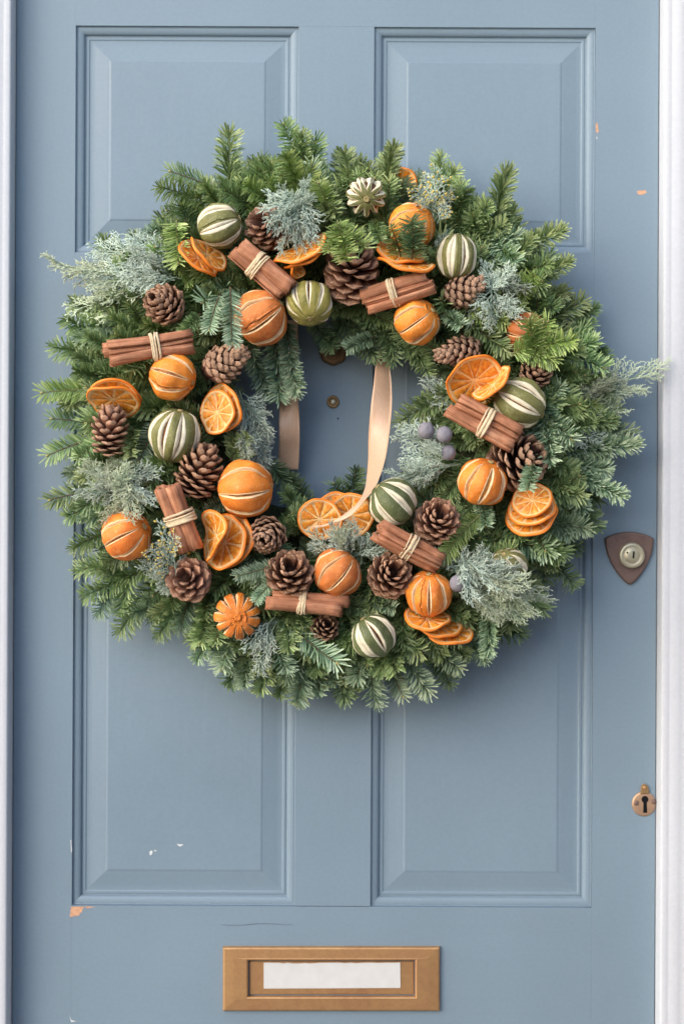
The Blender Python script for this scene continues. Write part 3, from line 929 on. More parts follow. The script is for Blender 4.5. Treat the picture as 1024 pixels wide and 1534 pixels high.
# slice groups: label, [(px, py, r px, normal, curl, depth)]
SLICES = [
 ('pair of dried orange slices on edge at upper left, left of the topmost cinnamon bundle', [(297, 388, 36, (0.56, 0.58, 0.52), 0.10, 0.118), (310, 382, 34, (0.62, 0.60, 0.35), 0.06, 0.126)]),
 ('dried orange slices lying nearly flat under silvery cypress, right of the topmost cinnamon bundle', [(452, 378, 43, (-0.40, 0.80, 0.42), 0.06, 0.130), (460, 388, 40, (-0.46, 0.84, 0.22), 0.05, 0.122), (438, 402, 18, (0.86, 0.30, 0.40), 0.3, 0.128)]),
 ('two dried orange slices stacked above the upper right cinnamon bundle', [(600, 381, 38, (0.24, 0.82, 0.50), 0.03, 0.120), (607, 395, 43, (0.16, 0.90, 0.34), 0.0, 0.132)]),
 ('two overlapping dried orange slices on top of the upright cone at far left', [(172, 592, 40, (0.05, -0.80, 0.52), 0.08, 0.112), (170, 598, 41, (-0.06, -0.80, 0.46), 0.05, 0.124)]),
 ('two dried orange slices facing the hole on its left side', [(335, 611, 38, (-0.62, 0.02, 0.74), 0.12, 0.108), (326, 618, 33, (-0.55, 0.05, 0.80), 0.05, 0.118)]),
 ('fan of dried orange slices beside the steep cinnamon bundle at lower left', [(347, 811, 43, (-0.62, 0.20, 0.72), 0.05, 0.106), (337, 813, 43, (-0.62, 0.20, 0.75), 0.05, 0.116), (325, 803, 38, (-0.86, 0.05, 0.40), 0.18, 0.130)]),
 ('three orange slices with their faces forward at the bottom of the hole', [(503, 772, 35, (0.0, -0.20, 0.95), 0.03, 0.090), (526, 772, 35, (-0.08, -0.22, 0.95), 0.03, 0.102), (479, 778, 33, (0.0, -0.22, 0.95), 0.03, 0.112)]),
 ('dried orange slices at the right above the two stick cinnamon bundle', [(710, 570, 45, (0.16, -0.60, 0.78), 0.04, 0.114), (739, 577, 36, (-0.66, 0.70, 0.28), 0.06, 0.132)]),
 ('stack of three dried orange slices at the right below the large dark cone', [(796, 772, 41, (-0.28, 0.66, 0.68), 0.02, 0.104), (796, 762, 37, (-0.30, 0.64, 0.70), 0.03, 0.114), (797, 750, 31, (-0.34, 0.55, 0.76), 0.03, 0.124)]),
 ('three dried orange slices fanned under the upright dried orange at lower right', [(671, 944, 39, (0.16, 0.84, 0.52), 0.03, 0.098), (655, 936, 37, (0.20, 0.86, 0.46), 0.03, 0.106), (640, 927, 36, (0.10, 0.86, 0.44), 0.05, 0.114)]),
 ('pale dried orange slice peeping from behind fir tips at the top edge', [(601, 274, 25, (-0.35, -0.35, 0.78), 0.05, 0.056)]),
]
# cinnamon: px, py, angle, length px, [(offset across px, offset forward px, along px, radius px)], tie offset px, label
CINN = [
 (393, 404, -41, 98, [(7, 3, 2, 12), (-9, 0, -2, 11), (2, -14, 0, 10)], -10, 'cinnamon stick bundle slanting down to the right at the top left of the wreath'),
 (594, 438, 16, 104, [(9, 2, -2, 12), (-8, 0, 4, 11), (0, -15, 0, 9)], -6, 'cinnamon stick bundle at upper right, above a dried orange with a stem button'),
 (222, 521, 10, 122, [(8, 3, 4, 11), (-10, 0, 4, 11), (7, -6, -6, 11)], 11, 'longest cinnamon bundle, three sticks, lying almost level at the left'),
 (268, 775, -69, 108, [(9, 2, 2, 14), (-10, 0, 0, 11)], 0, 'steep cinnamon stick bundle at lower left with a wide raffia band'),
 (459, 905, -5, 112, [(-4, 4, -4, 10), (8, -5, 5, 10), (-6, -12, -2, 8)], -6, 'lowest cinnamon stick bundle, level, under a pine cone'),
 (613, 818, -29, 106, [(8, 2, 0, 9), (-4, 6, 2, 8), (-13, 0, -2, 7), (2, -8, 0, 8)], 0, 'thin split cinnamon bundle below the deep green lime near the hole'),
 (726, 632, -29, 112, [(9, 2, 2, 12), (-11, 0, -2, 12)], 2, 'two stick cinnamon bundle tied with raffia right of the grey berries'),
]

# ---------------------------------------------------------------- fruit builder
def fruit_parts(root, Rm, nslit, kind, seed):
    r = random.Random(seed)
    lime = kind.startswith('l'); star = kind.startswith('star')
    olive = lime or kind == 'star_l'
    peel = {'o': M_orange, 'od': M_orange_dark, 'ol': M_orange_light, 'or': M_orange_red, 'of': M_orange, 'ob': M_orange_brown,
            'l': M_lime, 'ly': M_lime_yellow if False else M_lime, 'lY': M_lime_yellow, 'ld': M_lime_deep, 'star_o': M_orange, 'star_l': M_lime}[kind]
    pith = M_pith_l if olive else M_pith_o
    core = M_core_l if olive else (M_core_flesh if kind in ('of',) else M_core_o)
    nt, mc = 30, 9
    if star: th0, th1, Wm = R(24), R(118), 0.115 if kind == 'star_o' else 0.25
    elif kind == 'lY': th0, th1, Wm = R(28), R(150), 0.12
    elif lime: th0, th1, Wm = R(19), R(161), 0.185
    elif kind == 'of': th0, th1, Wm = R(26), R(150), 0.125
    else: th0, th1, Wm = R(22), R(158), 0.082
    cen = []
    for k in range(nslit):
        cen.append((2 * math.pi * (k + r.uniform(-0.09, 0.09)) / nslit, Wm * r.uniform(0.8, 1.25),
                    (r.choice([0.04, 0.16, 0.30, 0.38]) if lime else r.uniform(0.42, 0.68)) if not star else r.uniform(0.25, 0.6),
                    r.uniform(-0.06, 0.06), r.uniform(-0.06, 0.06)))
    asp = {'l': 1.06, 'ly': 0.98}.get(kind, 0.96 if not star else 0.78)
    if kind in ('l',) and nslit == 8 and seed == 12: asp = 1.17
    off = Vector((seed * 3.1, seed * 1.7, 0))
    def pos(th, ph, rad):
        d = Vector((math.sin(th) * math.cos(ph), math.sin(th) * math.sin(ph), math.cos(th)))
        w = 1 + 0.09 * noise.noise(d * 1.5 + off) + 0.028 * noise.noise(d * 4.5 + off) + 0.016 * noise.noise(Vector((ph * 5, th * 2, seed)))
        pole = 1 - 0.05 * math.exp(-(th / 0.28) ** 2)
        p = d * (Rm * rad * w * pole)
        p.z *= asp
        return p
    def half(k, th, which):
        c = cen[k]
        a, b = th0 + c[3], th1 + c[4]
        if th <= a or th >= b: return 0.0
        s = math.sin(math.pi * (th - a) / (b - a))
        w = c[1] * (s ** (1.15 if olive else 0.75))
        if star: w = c[1] * min(1, ((th - a) / (b - a)) * 2.2) ** 0.8 * (s ** 0.25)
        w = w / max(0.42, math.sin(th))
        if which: w *= c[2] * (min(1, s * 1.3))
        return w
    Vp, Fp, Vw, Fw = [], [], [], []
    for k in range(nslit):
        k2 = (k + 1) % nslit
        n0 = len(Vp)
        for i in range(nt + 1):
            th = math.pi * i / nt
            a = cen[k][0] + half(k, th, 0)
            b = cen[k2][0] + (2 * math.pi if k2 == 0 else 0) - half(k2, th, 0)
            open_ = 1.0 if (half(k, th, 0) > 0) else 0.0
            for j in range(mc + 1):
                t = j / mc
                u = a + (b - a) * t
                bulge = (0.035 if not star else 0.02) * math.sin(math.pi * t) ** 0.6 * math.sin(th) - 0.012
                if star and th > R(60): bulge += 0.03 * (th - R(60))
                Vp.append(pos(th, u, 1 + bulge))
        for i in range(nt):
            for j in range(mc):
                a = n0 + i * (mc + 1) + j
                Fp.append((a, a + mc + 1, a + mc + 2, a + 1))
        # the two pith walls of slit k
        for sg in (-1, 1):
            n1 = len(Vw)
            for i in range(nt + 1):
                th = math.pi * i / nt
                h0, h1 = half(k, th, 0), half(k, th, 1)
                lip = 0.006
                pr = [(h0 + lip, 0.975), (h0, 0.992), (h0 * 0.82 + h1 * 0.18, 1.000 if not star else 0.985), (h0 * 0.45 + h1 * 0.55, 0.978 if not star else 0.94), (h1, 0.945 if not star else 0.88), (h1 * 1.0, 0.84 if not star else 0.70)]
                for hh, rr in pr:
                    if h0 <= 0: rr = min(rr, 0.93)
                    Vw.append(pos(th, cen[k][0] + sg * hh, rr))
            m = 6
            for i in range(nt):
                for j in range(m - 1):
                    a = n1 + i * m + j
                    Fw.append((a, a + 1, a + m + 1, a + m) if sg > 0 else (a, a + m, a + m + 1, a + 1))
    part('peel', Vp, Fp, peel, root, True, True)
    part('pith', Vw, Fw, pith, root, True)
    Vc, Fc = [], []
    q = 0.74 if star else 0.88
    for i in range(13):
        for j in range(24):
            Vc.append(pos(math.pi * i / 12, 2 * math.pi * j / 24, q * (1 + 0.03 * noise.noise(Vector((i, j, seed)) * 0.9))))
    for i in range(12):
        for j in range(24):
            Fc.append((i * 24 + j, (i + 1) * 24 + j, (i + 1) * 24 + (j + 1) % 24, i * 24 + (j + 1) % 24))
    part('flesh', Vc, Fc, core, root, True)
    # stem button
    Vs, Fs = [], []
    pr = [(0.125, 0.915), (0.12, 0.965), (0.085, 0.99), (0.07, 0.965), (0.035, 0.955), (0.002, 0.975)]
    if star: pr = [(a * (1.25), b + 0.02) for a, b in pr]
    for a_, z_ in pr:
        for j in range(14):
            ph = 2 * math.pi * j / 14
            rr = a_ * Rm * (1 + 0.12 * math.cos(5 * ph))
            Vs.append((rr * math.cos(ph), rr * math.sin(ph), z_ * Rm * asp))
    for i in range(len(pr) - 1):
        for j in range(14):
            Fs.append((i * 14 + j, i * 14 + (j + 1) % 14, (i + 1) * 14 + (j + 1) % 14, (i + 1) * 14 + j))
    part('stem_button', Vs, Fs, M_stem if kind != 'star_o' else M_orange, root, True)

for i, (px, py, rp, pole, spin, ns, kind, lab) in enumerate(FRUIT + STAR):
    d = 0.122 if i not in (5, 9, 17) else 0.112
    nm = 'dried_lime' if (kind.startswith('l') or kind == 'star_l') else 'dried_orange'
    cat = 'dried lime' if nm == 'dried_lime' else 'dried orange'
    c = P(px, py, d)
    root = thing(nm, lab, cat, group='dried limes on the wreath' if nm == 'dried_lime' else 'whole dried oranges on the wreath',
                 mat=axis_matrix(W3(pole), c, R(spin)))
    fruit_parts(root, rp * SC(d), ns, kind, i)

# ---------------------------------------------------------------- pine cones
def scale_mesh(seed, mat, pointed=0.0):
    r = random.Random(seed)
    nx, ny = 7, 5
    xs = [0.0, 0.25, 0.5, 0.7, 0.85, 0.95, 1.0]
    wd = [0.20, 0.28, 0.40, 0.48, 0.46, 0.34, 0.16 - 0.1 * pointed]
    tk = [0.04, 0.04, 0.05, 0.075, 0.10, 0.09, 0.05]
    V, F = [], []
    for top in (1, -1):
        for i in range(nx):
            for j in range(ny):
                t = -1 + 2 * j / (ny - 1)
                y = wd[i] * t
                edge = 1 - 0.75 * t * t
                z = top * tk[i] * 0.5 * edge - 0.10 * (1 - t * t) + 0.16 * xs[i] ** 3 * 0.9
                z += 0.05 * (1 - abs(t)) if (top > 0 and 0.6 < xs[i] < 0.99) else 0
                V.append((xs[i] - (0.03 * t * t if i > 4 else 0), y, z + r.uniform(-0.006, 0.006)))
    N = nx * ny
    for i in range(nx - 1):
        for j in range(ny - 1):
            a = i * ny + j
            F.append((a, a + ny, a + ny + 1, a + 1)); F.append((N + a, N + a + 1, N + a + ny + 1, N + a + ny))
    for i in range(nx - 1):
        for j in (0, ny - 1):
            a = i * ny + j
            F.append((a, N + a, N + a + ny, a + ny) if j == 0 else (a, a + ny, N + a + ny, N + a))
    for j in range(ny - 1):
        a = (nx - 1) * ny + j
        F.append((a, N + a, N + a + 1, a + 1))
    return mesh('scale', V, F, mat, True)
CMAT = {'n': M_cone, 'p': M_cone_pink, 'k': M_cone_dark}
SCM = {k: [scale_mesh(s, m, 0.4 * (s % 2)) for s in range(4)] for k, m in CMAT.items()}
def pine_cone(px, py, tip, Lp, Rp, op, mk, ns, lab, d, seed):
    r = random.Random(seed + 50)
    c = P(px, py, d); sc = SC(d)
    big = 1.14 if op < 0.5 else 1.0
    L, Rm = Lp * sc * big, Rp * sc * big
    root = thing('pine_cone', lab, 'pine cone', group='pine cones on the wreath', mat=axis_matrix(W3(tip), c, r.uniform(0, 6)))
    # core
    V, F = [], []
    for i in range(9):
        t = i / 8
        rr = Rm * (0.42 - 0.10 * op) * math.sin(math.pi * (0.08 + 0.88 * (1 - t) ** 0.8 if t < 1 else 0.03)) * (1 if i not in (0, 8) else 0.1)
        for j in range(10):
            a = 2 * math.pi * j / 10
            V.append((rr * math.cos(a), rr * math.sin(a), -L * 0.42 + L * 0.78 * t))
    for i in range(8):
        for j in range(10):
            F.append((i * 10 + j, i * 10 + (j + 1) % 10, (i + 1) * 10 + (j + 1) % 10, (i + 1) * 10 + j))
    part('core', V, F, M_cone_core, root, True)
    ga = R(137.508)
    for k in range(ns):
        t = (k + 0.5) / ns                       # 0 base .. 1 tip
        z = -L * 0.44 + L * 0.74 * t ** 0.92
        env = math.sin(math.pi * min(1, 0.22 + 0.50 * (t ** 0.8) * 1.0)) if t < 0.6 else math.sin(math.pi * (0.22 + 0.50 * 0.6 ** 0.8)) * (1 - 0.62 * ((t - 0.6) / 0.4) ** 1.4)
        reach = Rm * env * 1.02
        elev = R((-8 - 34 * max(0, op - 0.6) / 0.4) + (78 + 24 * max(0, op - 0.6) / 0.4) * t ** 1.2 + (1 - op) * (48 * (1 - t) + 12))          # lean towards the tip
        elev = min(elev, R(80))
        a = k * ga
        r0 = Rm * 0.10 * (1 - t)
        ln = (reach - r0) / max(0.42, math.cos(elev))
        ln = min(ln, Rm * 1.15) * r.uniform(0.93, 1.07)
        wd = Rm * (0.78 - 0.38 * t) * (0.74 + 0.32 * op) * r.uniform(0.92, 1.08)
        dirv = Vector((math.cos(a) * math.cos(elev), math.sin(a) * math.cos(elev), math.sin(elev)))
        s = Vector((-math.sin(a), math.cos(a), 0))
        up = dirv.cross(s) * 1.0
        if up.z < 0: up = -up; s = -s
        # columns x=dirv, y=up x dirv, z=up
        y = up.cross(dirv)
        m = Matrix((dirv * ln, y * wd, up * Rm * (0.95 if op < 0.6 else 0.85))).transposed().to_4x4()
        zz = z - (math.sin(elev) * ln * 0.55 if op < 0.6 else math.sin(elev) * ln * 0.35)
        loc = Vector((math.cos(a) * r0, math.sin(a) * r0, zz))
        o = bpy.data.objects.new('scale', SCM[mk][r.randrange(4)])
        link(o, root)
        o.matrix_local = Matrix.Translation(loc) @ m @ Matrix.Rotation(r.uniform(-0.12, 0.12), 4, 'X')
for i, (px, py, tip, Lp, Rp, op, mk, ns, lab) in enumerate(CONES):
    d = {15: 0.100, 1: 0.115, 6: 0.108, 14: 0.112}.get(i, 0.122)
    pine_cone(px, py, tip, Lp, Rp, op, mk, ns, lab, d, i)

# ---------------------------------------------------------------- orange slices
def slice_group(lab, lst, gi):
    d0 = lst[0][5]
    c0 = P(lst[0][0], lst[0][1], d0)
    root = thing('orange_slices' if len(lst) > 1 else 'orange_slice', lab, 'orange slices' if len(lst) > 1 else 'orange slice', c0, group='dried orange slices on the wreath')
    for si, (px, py, rp, nv, curl, d) in enumerate(lst):
        r = random.Random(gi * 17 + si)
        Rm = rp * SC(d)
        mw = axis_matrix(W3(nv), P(px, py, d), r.uniform(0, 6.28))
        th = 0.0038
        ph0 = r.uniform(0, 6)
        a1, a2 = r.uniform(0.9, 1.6) * (curl + 0.03), r.uniform(-0.25, 0.25) * 0.4
        ca, sa = math.cos(ph0), math.sin(ph0)
        def warp(x, y, z):
            rr = math.hypot(x, y) / Rm; ph = math.atan2(y, x)
            u = (x * ca + y * sa) / Rm; v = (-x * sa + y * ca) / Rm
            wob = 1 + 0.03 * math.sin(2 * ph + ph0) + 0.012 * math.sin(7 * ph + ph0 * 2)
            dz = Rm * (1.4 * a1 * u * u + a2 * u * v + (0.035 * math.sin(5 * ph + ph0) + 0.03 * math.sin(3 * ph - ph0)) * rr ** 2)
            return (x * wob, y * wob, z + dz)
        seg = 48
        def ringmesh(pr):
            V, F = [], []
            for rr, z in pr:
                for k in range(seg):
                    a = 2 * math.pi * k / seg
                    V.append(warp(Rm * rr * math.cos(a), Rm * rr * math.sin(a), z * th))
            for i in range(len(pr) - 1):
                for k in range(seg):
                    p, q = i * seg + k, i * seg + (k + 1) % seg
                    F.append((p, q, q + seg, p + seg))
            return V, F
        V, F = ringmesh([(0.93, -0.50), (0.97, -0.50), (1.0, -0.25), (1.005, 0.0), (1.0, 0.25), (0.975, 0.46), (0.945, 0.50), (0.93, 0.44)])
        sl = part('slice', V, F, M_rind, root, True)
        sl.matrix_local = Matrix.Translation(-c0) @ mw
        V, F = ringmesh([(0.935, -0.46), (0.85, -0.42), (0.5, -0.20), (0.001, -0.12)])
        V2, F2 = ringmesh([(0.935, 0.45), (0.90, 0.50), (0.86, 0.44), (0.83, 0.16), (0.5, 0.10), (0.08, 0.20), (0.06, 0.26), (0.001, 0.28)])
        n = len(V)
        V += V2; F = [tuple(reversed(f)) for f in F] + [tuple(a + n for a in f) for f in F2]
        part('pith', V, F, M_slice_pith, sl, True)
        ns = r.choice([9, 10, 10, 11])
        for k in range(ns):
            a0 = 2 * math.pi * (k + r.uniform(-0.05, 0.05)) / ns; a1_ = 2 * math.pi * (k + 1 + r.uniform(-0.05, 0.05)) / ns
            V, F = [], []
            rows = [0.10, 0.35, 0.60, 0.79, 0.865]
            hgt = 0.28 + r.uniform(-0.07, 0.09)
            for side in (1, -1):
                for i, rr in enumerate(rows):
                    for j in range(5):
                        t = j / 4
                        gap = 0.010 / rr
                        ang = a0 + gap + (a1_ - a0 - 2 * gap) * t
                        edge = (math.sin(math.pi * t) ** 0.5) if 0 < t < 1 else 0
                        re = rr - (0.03 * (1 - edge) if i == 4 else 0)
                        z = side * (0.06 + hgt * edge * (0.7 if i in (0, 4) else 1.0))
                        V.append(warp(Rm * re * math.cos(ang), Rm * re * math.sin(ang), (z + 0.06 * side * noise.noise(Vector((rr * 9, ang * 6, si)))) * th))
            for s_, n0 in ((1, 0), (-1, 25)):
                for i in range(4):
                    for j in range(4):
                        a = n0 + i * 5 + j
                        F.append((a, a + 5, a + 6, a + 1) if s_ > 0 else (a, a + 1, a + 6, a + 5))
            for j in range(4):
                F.append((j, j + 1, 26 + j, 25 + j)); F.append((20 + j, 45 + j, 46 + j, 21 + j))
            for i in range(4):
                F.append((i * 5, 25 + i * 5, 30 + i * 5, i * 5 + 5)); F.append((i * 5 + 4, i * 5 + 9, 34 + i * 5, 29 + i * 5))
            part('segment', V, F, M_flesh, sl, True)
for gi, (lab, lst) in enumerate(SLICES):
    slice_group(lab, lst, gi)
bpy.context.view_layer.update()

# ---------------------------------------------------------------- cinnamon bundles
def quill(L, rad, seed, double):
    r = random.Random(seed)
    pts = []
    th = rad * 0.13
    if double:
        cl = []
        for sg in (-1, 1):
            half_ = []
            for k in range(15):                               # bottom round to the top
                a = R(-90 + 165 * k / 14)
                half_.append((sg * rad * 0.97 * math.cos(a), rad * 0.97 * math.sin(a)))
            for k in range(1, 12):
                a = R(75 + 300 * k / 11)
                q = 0.44 - 0.018 * k
                half_.append((sg * (rad * 0.45 + rad * q * math.cos(a)), rad * (0.50 - 0.010 * k) + rad * q * math.sin(a) * 0.9 - rad * 0.0))
            if sg < 0: cl = list(reversed(half_))
            else: cl += half_[1:]
    else:
        cl = []
        N = 34
        for k in range(N):
            t = k / (N - 1)
            a = 2 * math.pi * 2.1 * t
            q = rad * (0.98 - 0.62 * t)
            cl.append((q * math.cos(a), q * math.sin(a)))
    n = len(cl)
    def ofs(s):
        out = []
        for k in range(n):
            a, b = cl[max(0, k - 1)], cl[min(n - 1, k + 1)]
            dx, dy = b[0] - a[0], b[1] - a[1]
            l = math.hypot(dx, dy) or 1
            out.append((cl[k][0] - dy / l * s, cl[k][1] + dx / l * s))
        return out
    sec = ofs(th * 0.5) + list(reversed(ofs(-th * 0.5)))
    m = len(sec)
    V, F = [], []
    nz = 9
    bx, by = r.uniform(-0.02, 0.02) * L, r.uniform(-0.02, 0.02) * L
    cut = [(0, 0)] * m
    for i in range(nz):
        t = i / (nz - 1)
        q = 1 + 0.04 * math.sin(3 * t + seed) + r.uniform(-0.012, 0.012)
        w = 4 * t * (1 - t)
        for k, (x, y) in enumerate(sec):
            zz = (t - 0.5) * L
            if i in (0, nz - 1):
                zz += (noise.noise(Vector((x * 160, y * 160, seed + i))) * 0.0035)
            V.append((x * q + bx * w, y * q + by * w, zz))
    for i in range(nz - 1):
        for k in range(m):
            a, b = i * m + k, i * m + (k + 1) % m
            F.append((a, b, b + m, a + m))
    for k in range(n - 1):                                    # end caps as a strip
        F.append((k, m - 1 - k, m - 2 - k, k + 1))
        o_ = (nz - 1) * m
        F.append((o_ + k, o_ + k + 1, o_ + m - 2 - k, o_ + m - 1 - k))
    me = mesh('stick', V, F, M_cinn, True)
    return me
for i, (px, py, ang, Lp, sticks, tie, lab) in enumerate(CINN):
    r = random.Random(i + 900)
    d = 0.136 if i != 4 else 0.130
    sc = SC(d)
    tilt = {1: 0.16, 2: -0.16, 3: -0.20, 5: -0.12, 6: 0.08}.get(i, 0.04)
    ax = W3((math.cos(R(ang)), math.sin(R(ang)), tilt))
    fw = Vector((0, -1, 0)); fw = (fw - ax * fw.dot(ax)).normalized()
    cr = fw.cross(ax)                                          # across, pointing 'up' from the stick
    if cr.dot(W3((-math.sin(R(ang)), math.cos(R(ang)), 0))) < 0: cr = -cr
    zc_ = ax
    m = Matrix((cr, fw, cr.cross(fw))).transposed().to_4x4()
    flip = 1 if cr.cross(fw).dot(ax) > 0 else -1
    root = thing('cinnamon_bundle', lab, 'cinnamon bundle', group='cinnamon bundles on the wreath', mat=Matrix.Translation(P(px, py, d)) @ m)
    for k, (a, f, al, rr) in enumerate(sticks):
        me = quill(Lp * sc * r.uniform(0.94, 1.03), rr * sc, i * 7 + k, (i + k) % 2 == 0)
        o = obj('stick', me, root)
        o.matrix_local = Matrix.Translation((a * sc, f * sc, al * flip * sc)) @ Matrix.Rotation(r.uniform(-0.03, 0.03), 4, 'X') @ Matrix.Rotation(r.uniform(-0.02, 0.02), 4, 'Y') @ Matrix.Rotation(r.uniform(0, 6.28), 4, 'Z')
    # raffia
    V, F = [], []
    strands = 5 if i not in (0, 3) else 6
    for s in range(strands):
        off = (s - (strands - 1) / 2) * (2.5 if i != 1 else 1.6) * sc + r.uniform(-0.6, 0.6) * sc
        w = r.uniform(1.1, 2.1) * sc
        sl = r.uniform(-2.5, 2.5) * sc; lift = (1.3 + 0.5 * (s % 3)) * sc; p0 = r.uniform(0, 6)
        n0 = len(V); N = 44
        for k in range(N):
            a = 2 * math.pi * k / N
            nx_, ny_ = math.cos(a), math.sin(a)
            best = max(sticks, key=lambda q: q[0] * nx_ + q[1] * ny_ + q[3])
            x = best[0] * sc + (best[3] * sc * 1.02 + lift) * nx_
            y = best[1] * sc + (best[3] * sc * 1.02 + lift) * ny_
            z = tie * flip * sc + off + sl * math.sin(a + p0) + 0.5 * sc * math.sin(3 * a + p0)
            V += [(x - nx_ * 0.5 * sc, y - ny_ * 0.5 * sc, z - w), (x, y, z - w * 0.8), (x + nx_ * 0.35 * sc, y + ny_ * 0.35 * sc, z), (x, y, z + w * 0.8), (x - nx_ * 0.5 * sc, y - ny_ * 0.5 * sc, z + w)]
        for k in range(N):
            for j in range(4):
                a, b = n0 + k * 5 + j, n0 + ((k + 1) % N) * 5 + j
                F.append((a, b, b + 1, a + 1))
    part('raffia_tie', V, F, M_raffia, root, True)

# ---------------------------------------------------------------- ribbons
def ribbon(name, rows, label):
    """rows: (x left, x right, y, depth left, depth right)"""
    ys, V, F = [], [], []
    m = 9
    import bisect
    T = 0.0004
    ctrl = rows
    def interp(t):
        i = min(int(t), len(ctrl) - 2); f = t - i
        p0, p1, p2, p3 = ctrl[max(0, i - 1)], ctrl[i], ctrl[i + 1], ctrl[min(len(ctrl) - 1, i + 2)]
        return [0.5 * (2 * b + (c - a) * f + (2 * a - 5 * b + 4 * c - d_) * f * f + (3 * b - a - 3 * c + d_) * f ** 3) for a, b, c, d_ in zip(p0, p1, p2, p3)]
    n = (len(ctrl) - 1) * 6 + 1
    grid = []
    for k in range(n):
        q = interp(k / 6)
        xl, yl, dl, xr, yr, dr = q
        a, b = P(xl, yl, dl), P(xr, yr, dr)
        for j in range(m):
            t = j / (m - 1)
            grid.append(a.lerp(b, t) + Vector((0, -0.0012 * math.sin(math.pi * t), 0)))
    V = [tuple(v) for v in grid] + [(v.x, v.y + T, v.z) for v in grid]
    N = len(grid)
    for k in range(n - 1):
        for j in range(m - 1):
            a = k * m + j
            F.append((a, a + 1, a + m + 1, a + m)); F.append((N + a, N + a + m, N + a + m + 1, N + a + 1))
        for j in (0, m - 1):
            a = k * m + j
            F.append((a, a + m, N + a + m, N + a))
    for k in (0, n - 1):
        for j in range(m - 1):
            a = k * m + j
            F.append((a, a + 1, N + a + 1, N + a))
    o = part(name, V, F, M_ribbon, None, True)
    o['label'] = label; o['category'] = 'ribbon'; o['group'] = 'peach ribbon tails in the hole of the wreath'
ribbon('ribbon', [(424, 480, 0.030, 446, 480, 0.030), (422, 540, 0.030, 447, 540, 0.038), (419.5, 593, 0.034, 446.5, 593, 0.050), (418, 625, 0.050, 448, 626, 0.046),
                  (418, 650, 0.052, 448.5, 650, 0.044), (417.5, 675, 0.040, 448, 674, 0.036), (415.5, 703, 0.026, 446.5, 704, 0.030)],
       'straight peach satin ribbon end hanging in the left of the hole, cut square')
ribbon('ribbon', [(569, 490, 0.040, 577, 490, 0.030), (564, 530, 0.044, 581, 530, 0.038), (559, 577, 0.060, 586, 577, 0.048), (554.5, 615, 0.062, 586, 615, 0.058),
                  (551.5, 655, 0.060, 582, 655, 0.074), (551, 686, 0.070, 577, 686, 0.084), (549, 713, 0.086, 569, 713, 0.100), (546, 732, 0.104, 560, 732, 0.116),
                  (536, 752, 0.128, 543, 753, 0.134), (518, 768, 0.134, 525, 772, 0.140), (500, 780, 0.134, 504, 783, 0.136), (484, 786, 0.126, 486, 789, 0.128), (466, 788, 0.112, 467, 791, 0.114)],
       'twisting peach ribbon tail at the right of the hole, curling thin over the orange slices')

# ---------------------------------------------------------------- sprigs of the wreath
blockers = [(p[0], p[1], p[2]) for p in FRUIT + STAR] + [(c[0], c[1], c[4]) for c in CONES] + \
           [(s[1][0][0], s[1][0][1], s[1][0][2] * 0.9) for s in SLICES[:-1]]
for (px, py, ang, Lp, st, tie, lab) in CINN:
    for f in (-0.36, -0.12, 0.12, 0.36):
        blockers.append((px + math.cos(R(ang)) * Lp * f, py - math.sin(R(ang)) * Lp * f, 22))

def add_fir(bx, by, tx, ty, db, dt, m='n', idx=None, roll=None, name='fir_sprig', label=None, sides=None):
    q_ = math.hypot(tx - bx, ty - by)
    if q_ > 40:
        tx -= (tx - bx) / q_ * 9; ty -= (ty - by) / q_ * 9
    b, t = P(bx, by, db), P(tx, ty, dt)
    L = (t - b).length
    if idx is None:
        c = [k for k in range(len(FIR)) if abs(FIR[k][0] - L) < 0.030 and (sides is None or FIR[k][3] == sides)] or [k for k in range(len(FIR)) if sides is None or FIR[k][3] == sides]
        c.sort(key=lambda k: abs(FIR[k][0] - L)); c = c[:4]
        idx = rng.choice(c)
    o = bpy.data.objects.new(name, fir_mesh(idx, m))
    link(o, wreath)
    o.matrix_local = WI @ sprig_matrix(b, t, FIR[idx][0], rng.uniform(-0.5, 0.5) if roll is None else roll)
    if label: o['label'] = label
    return o
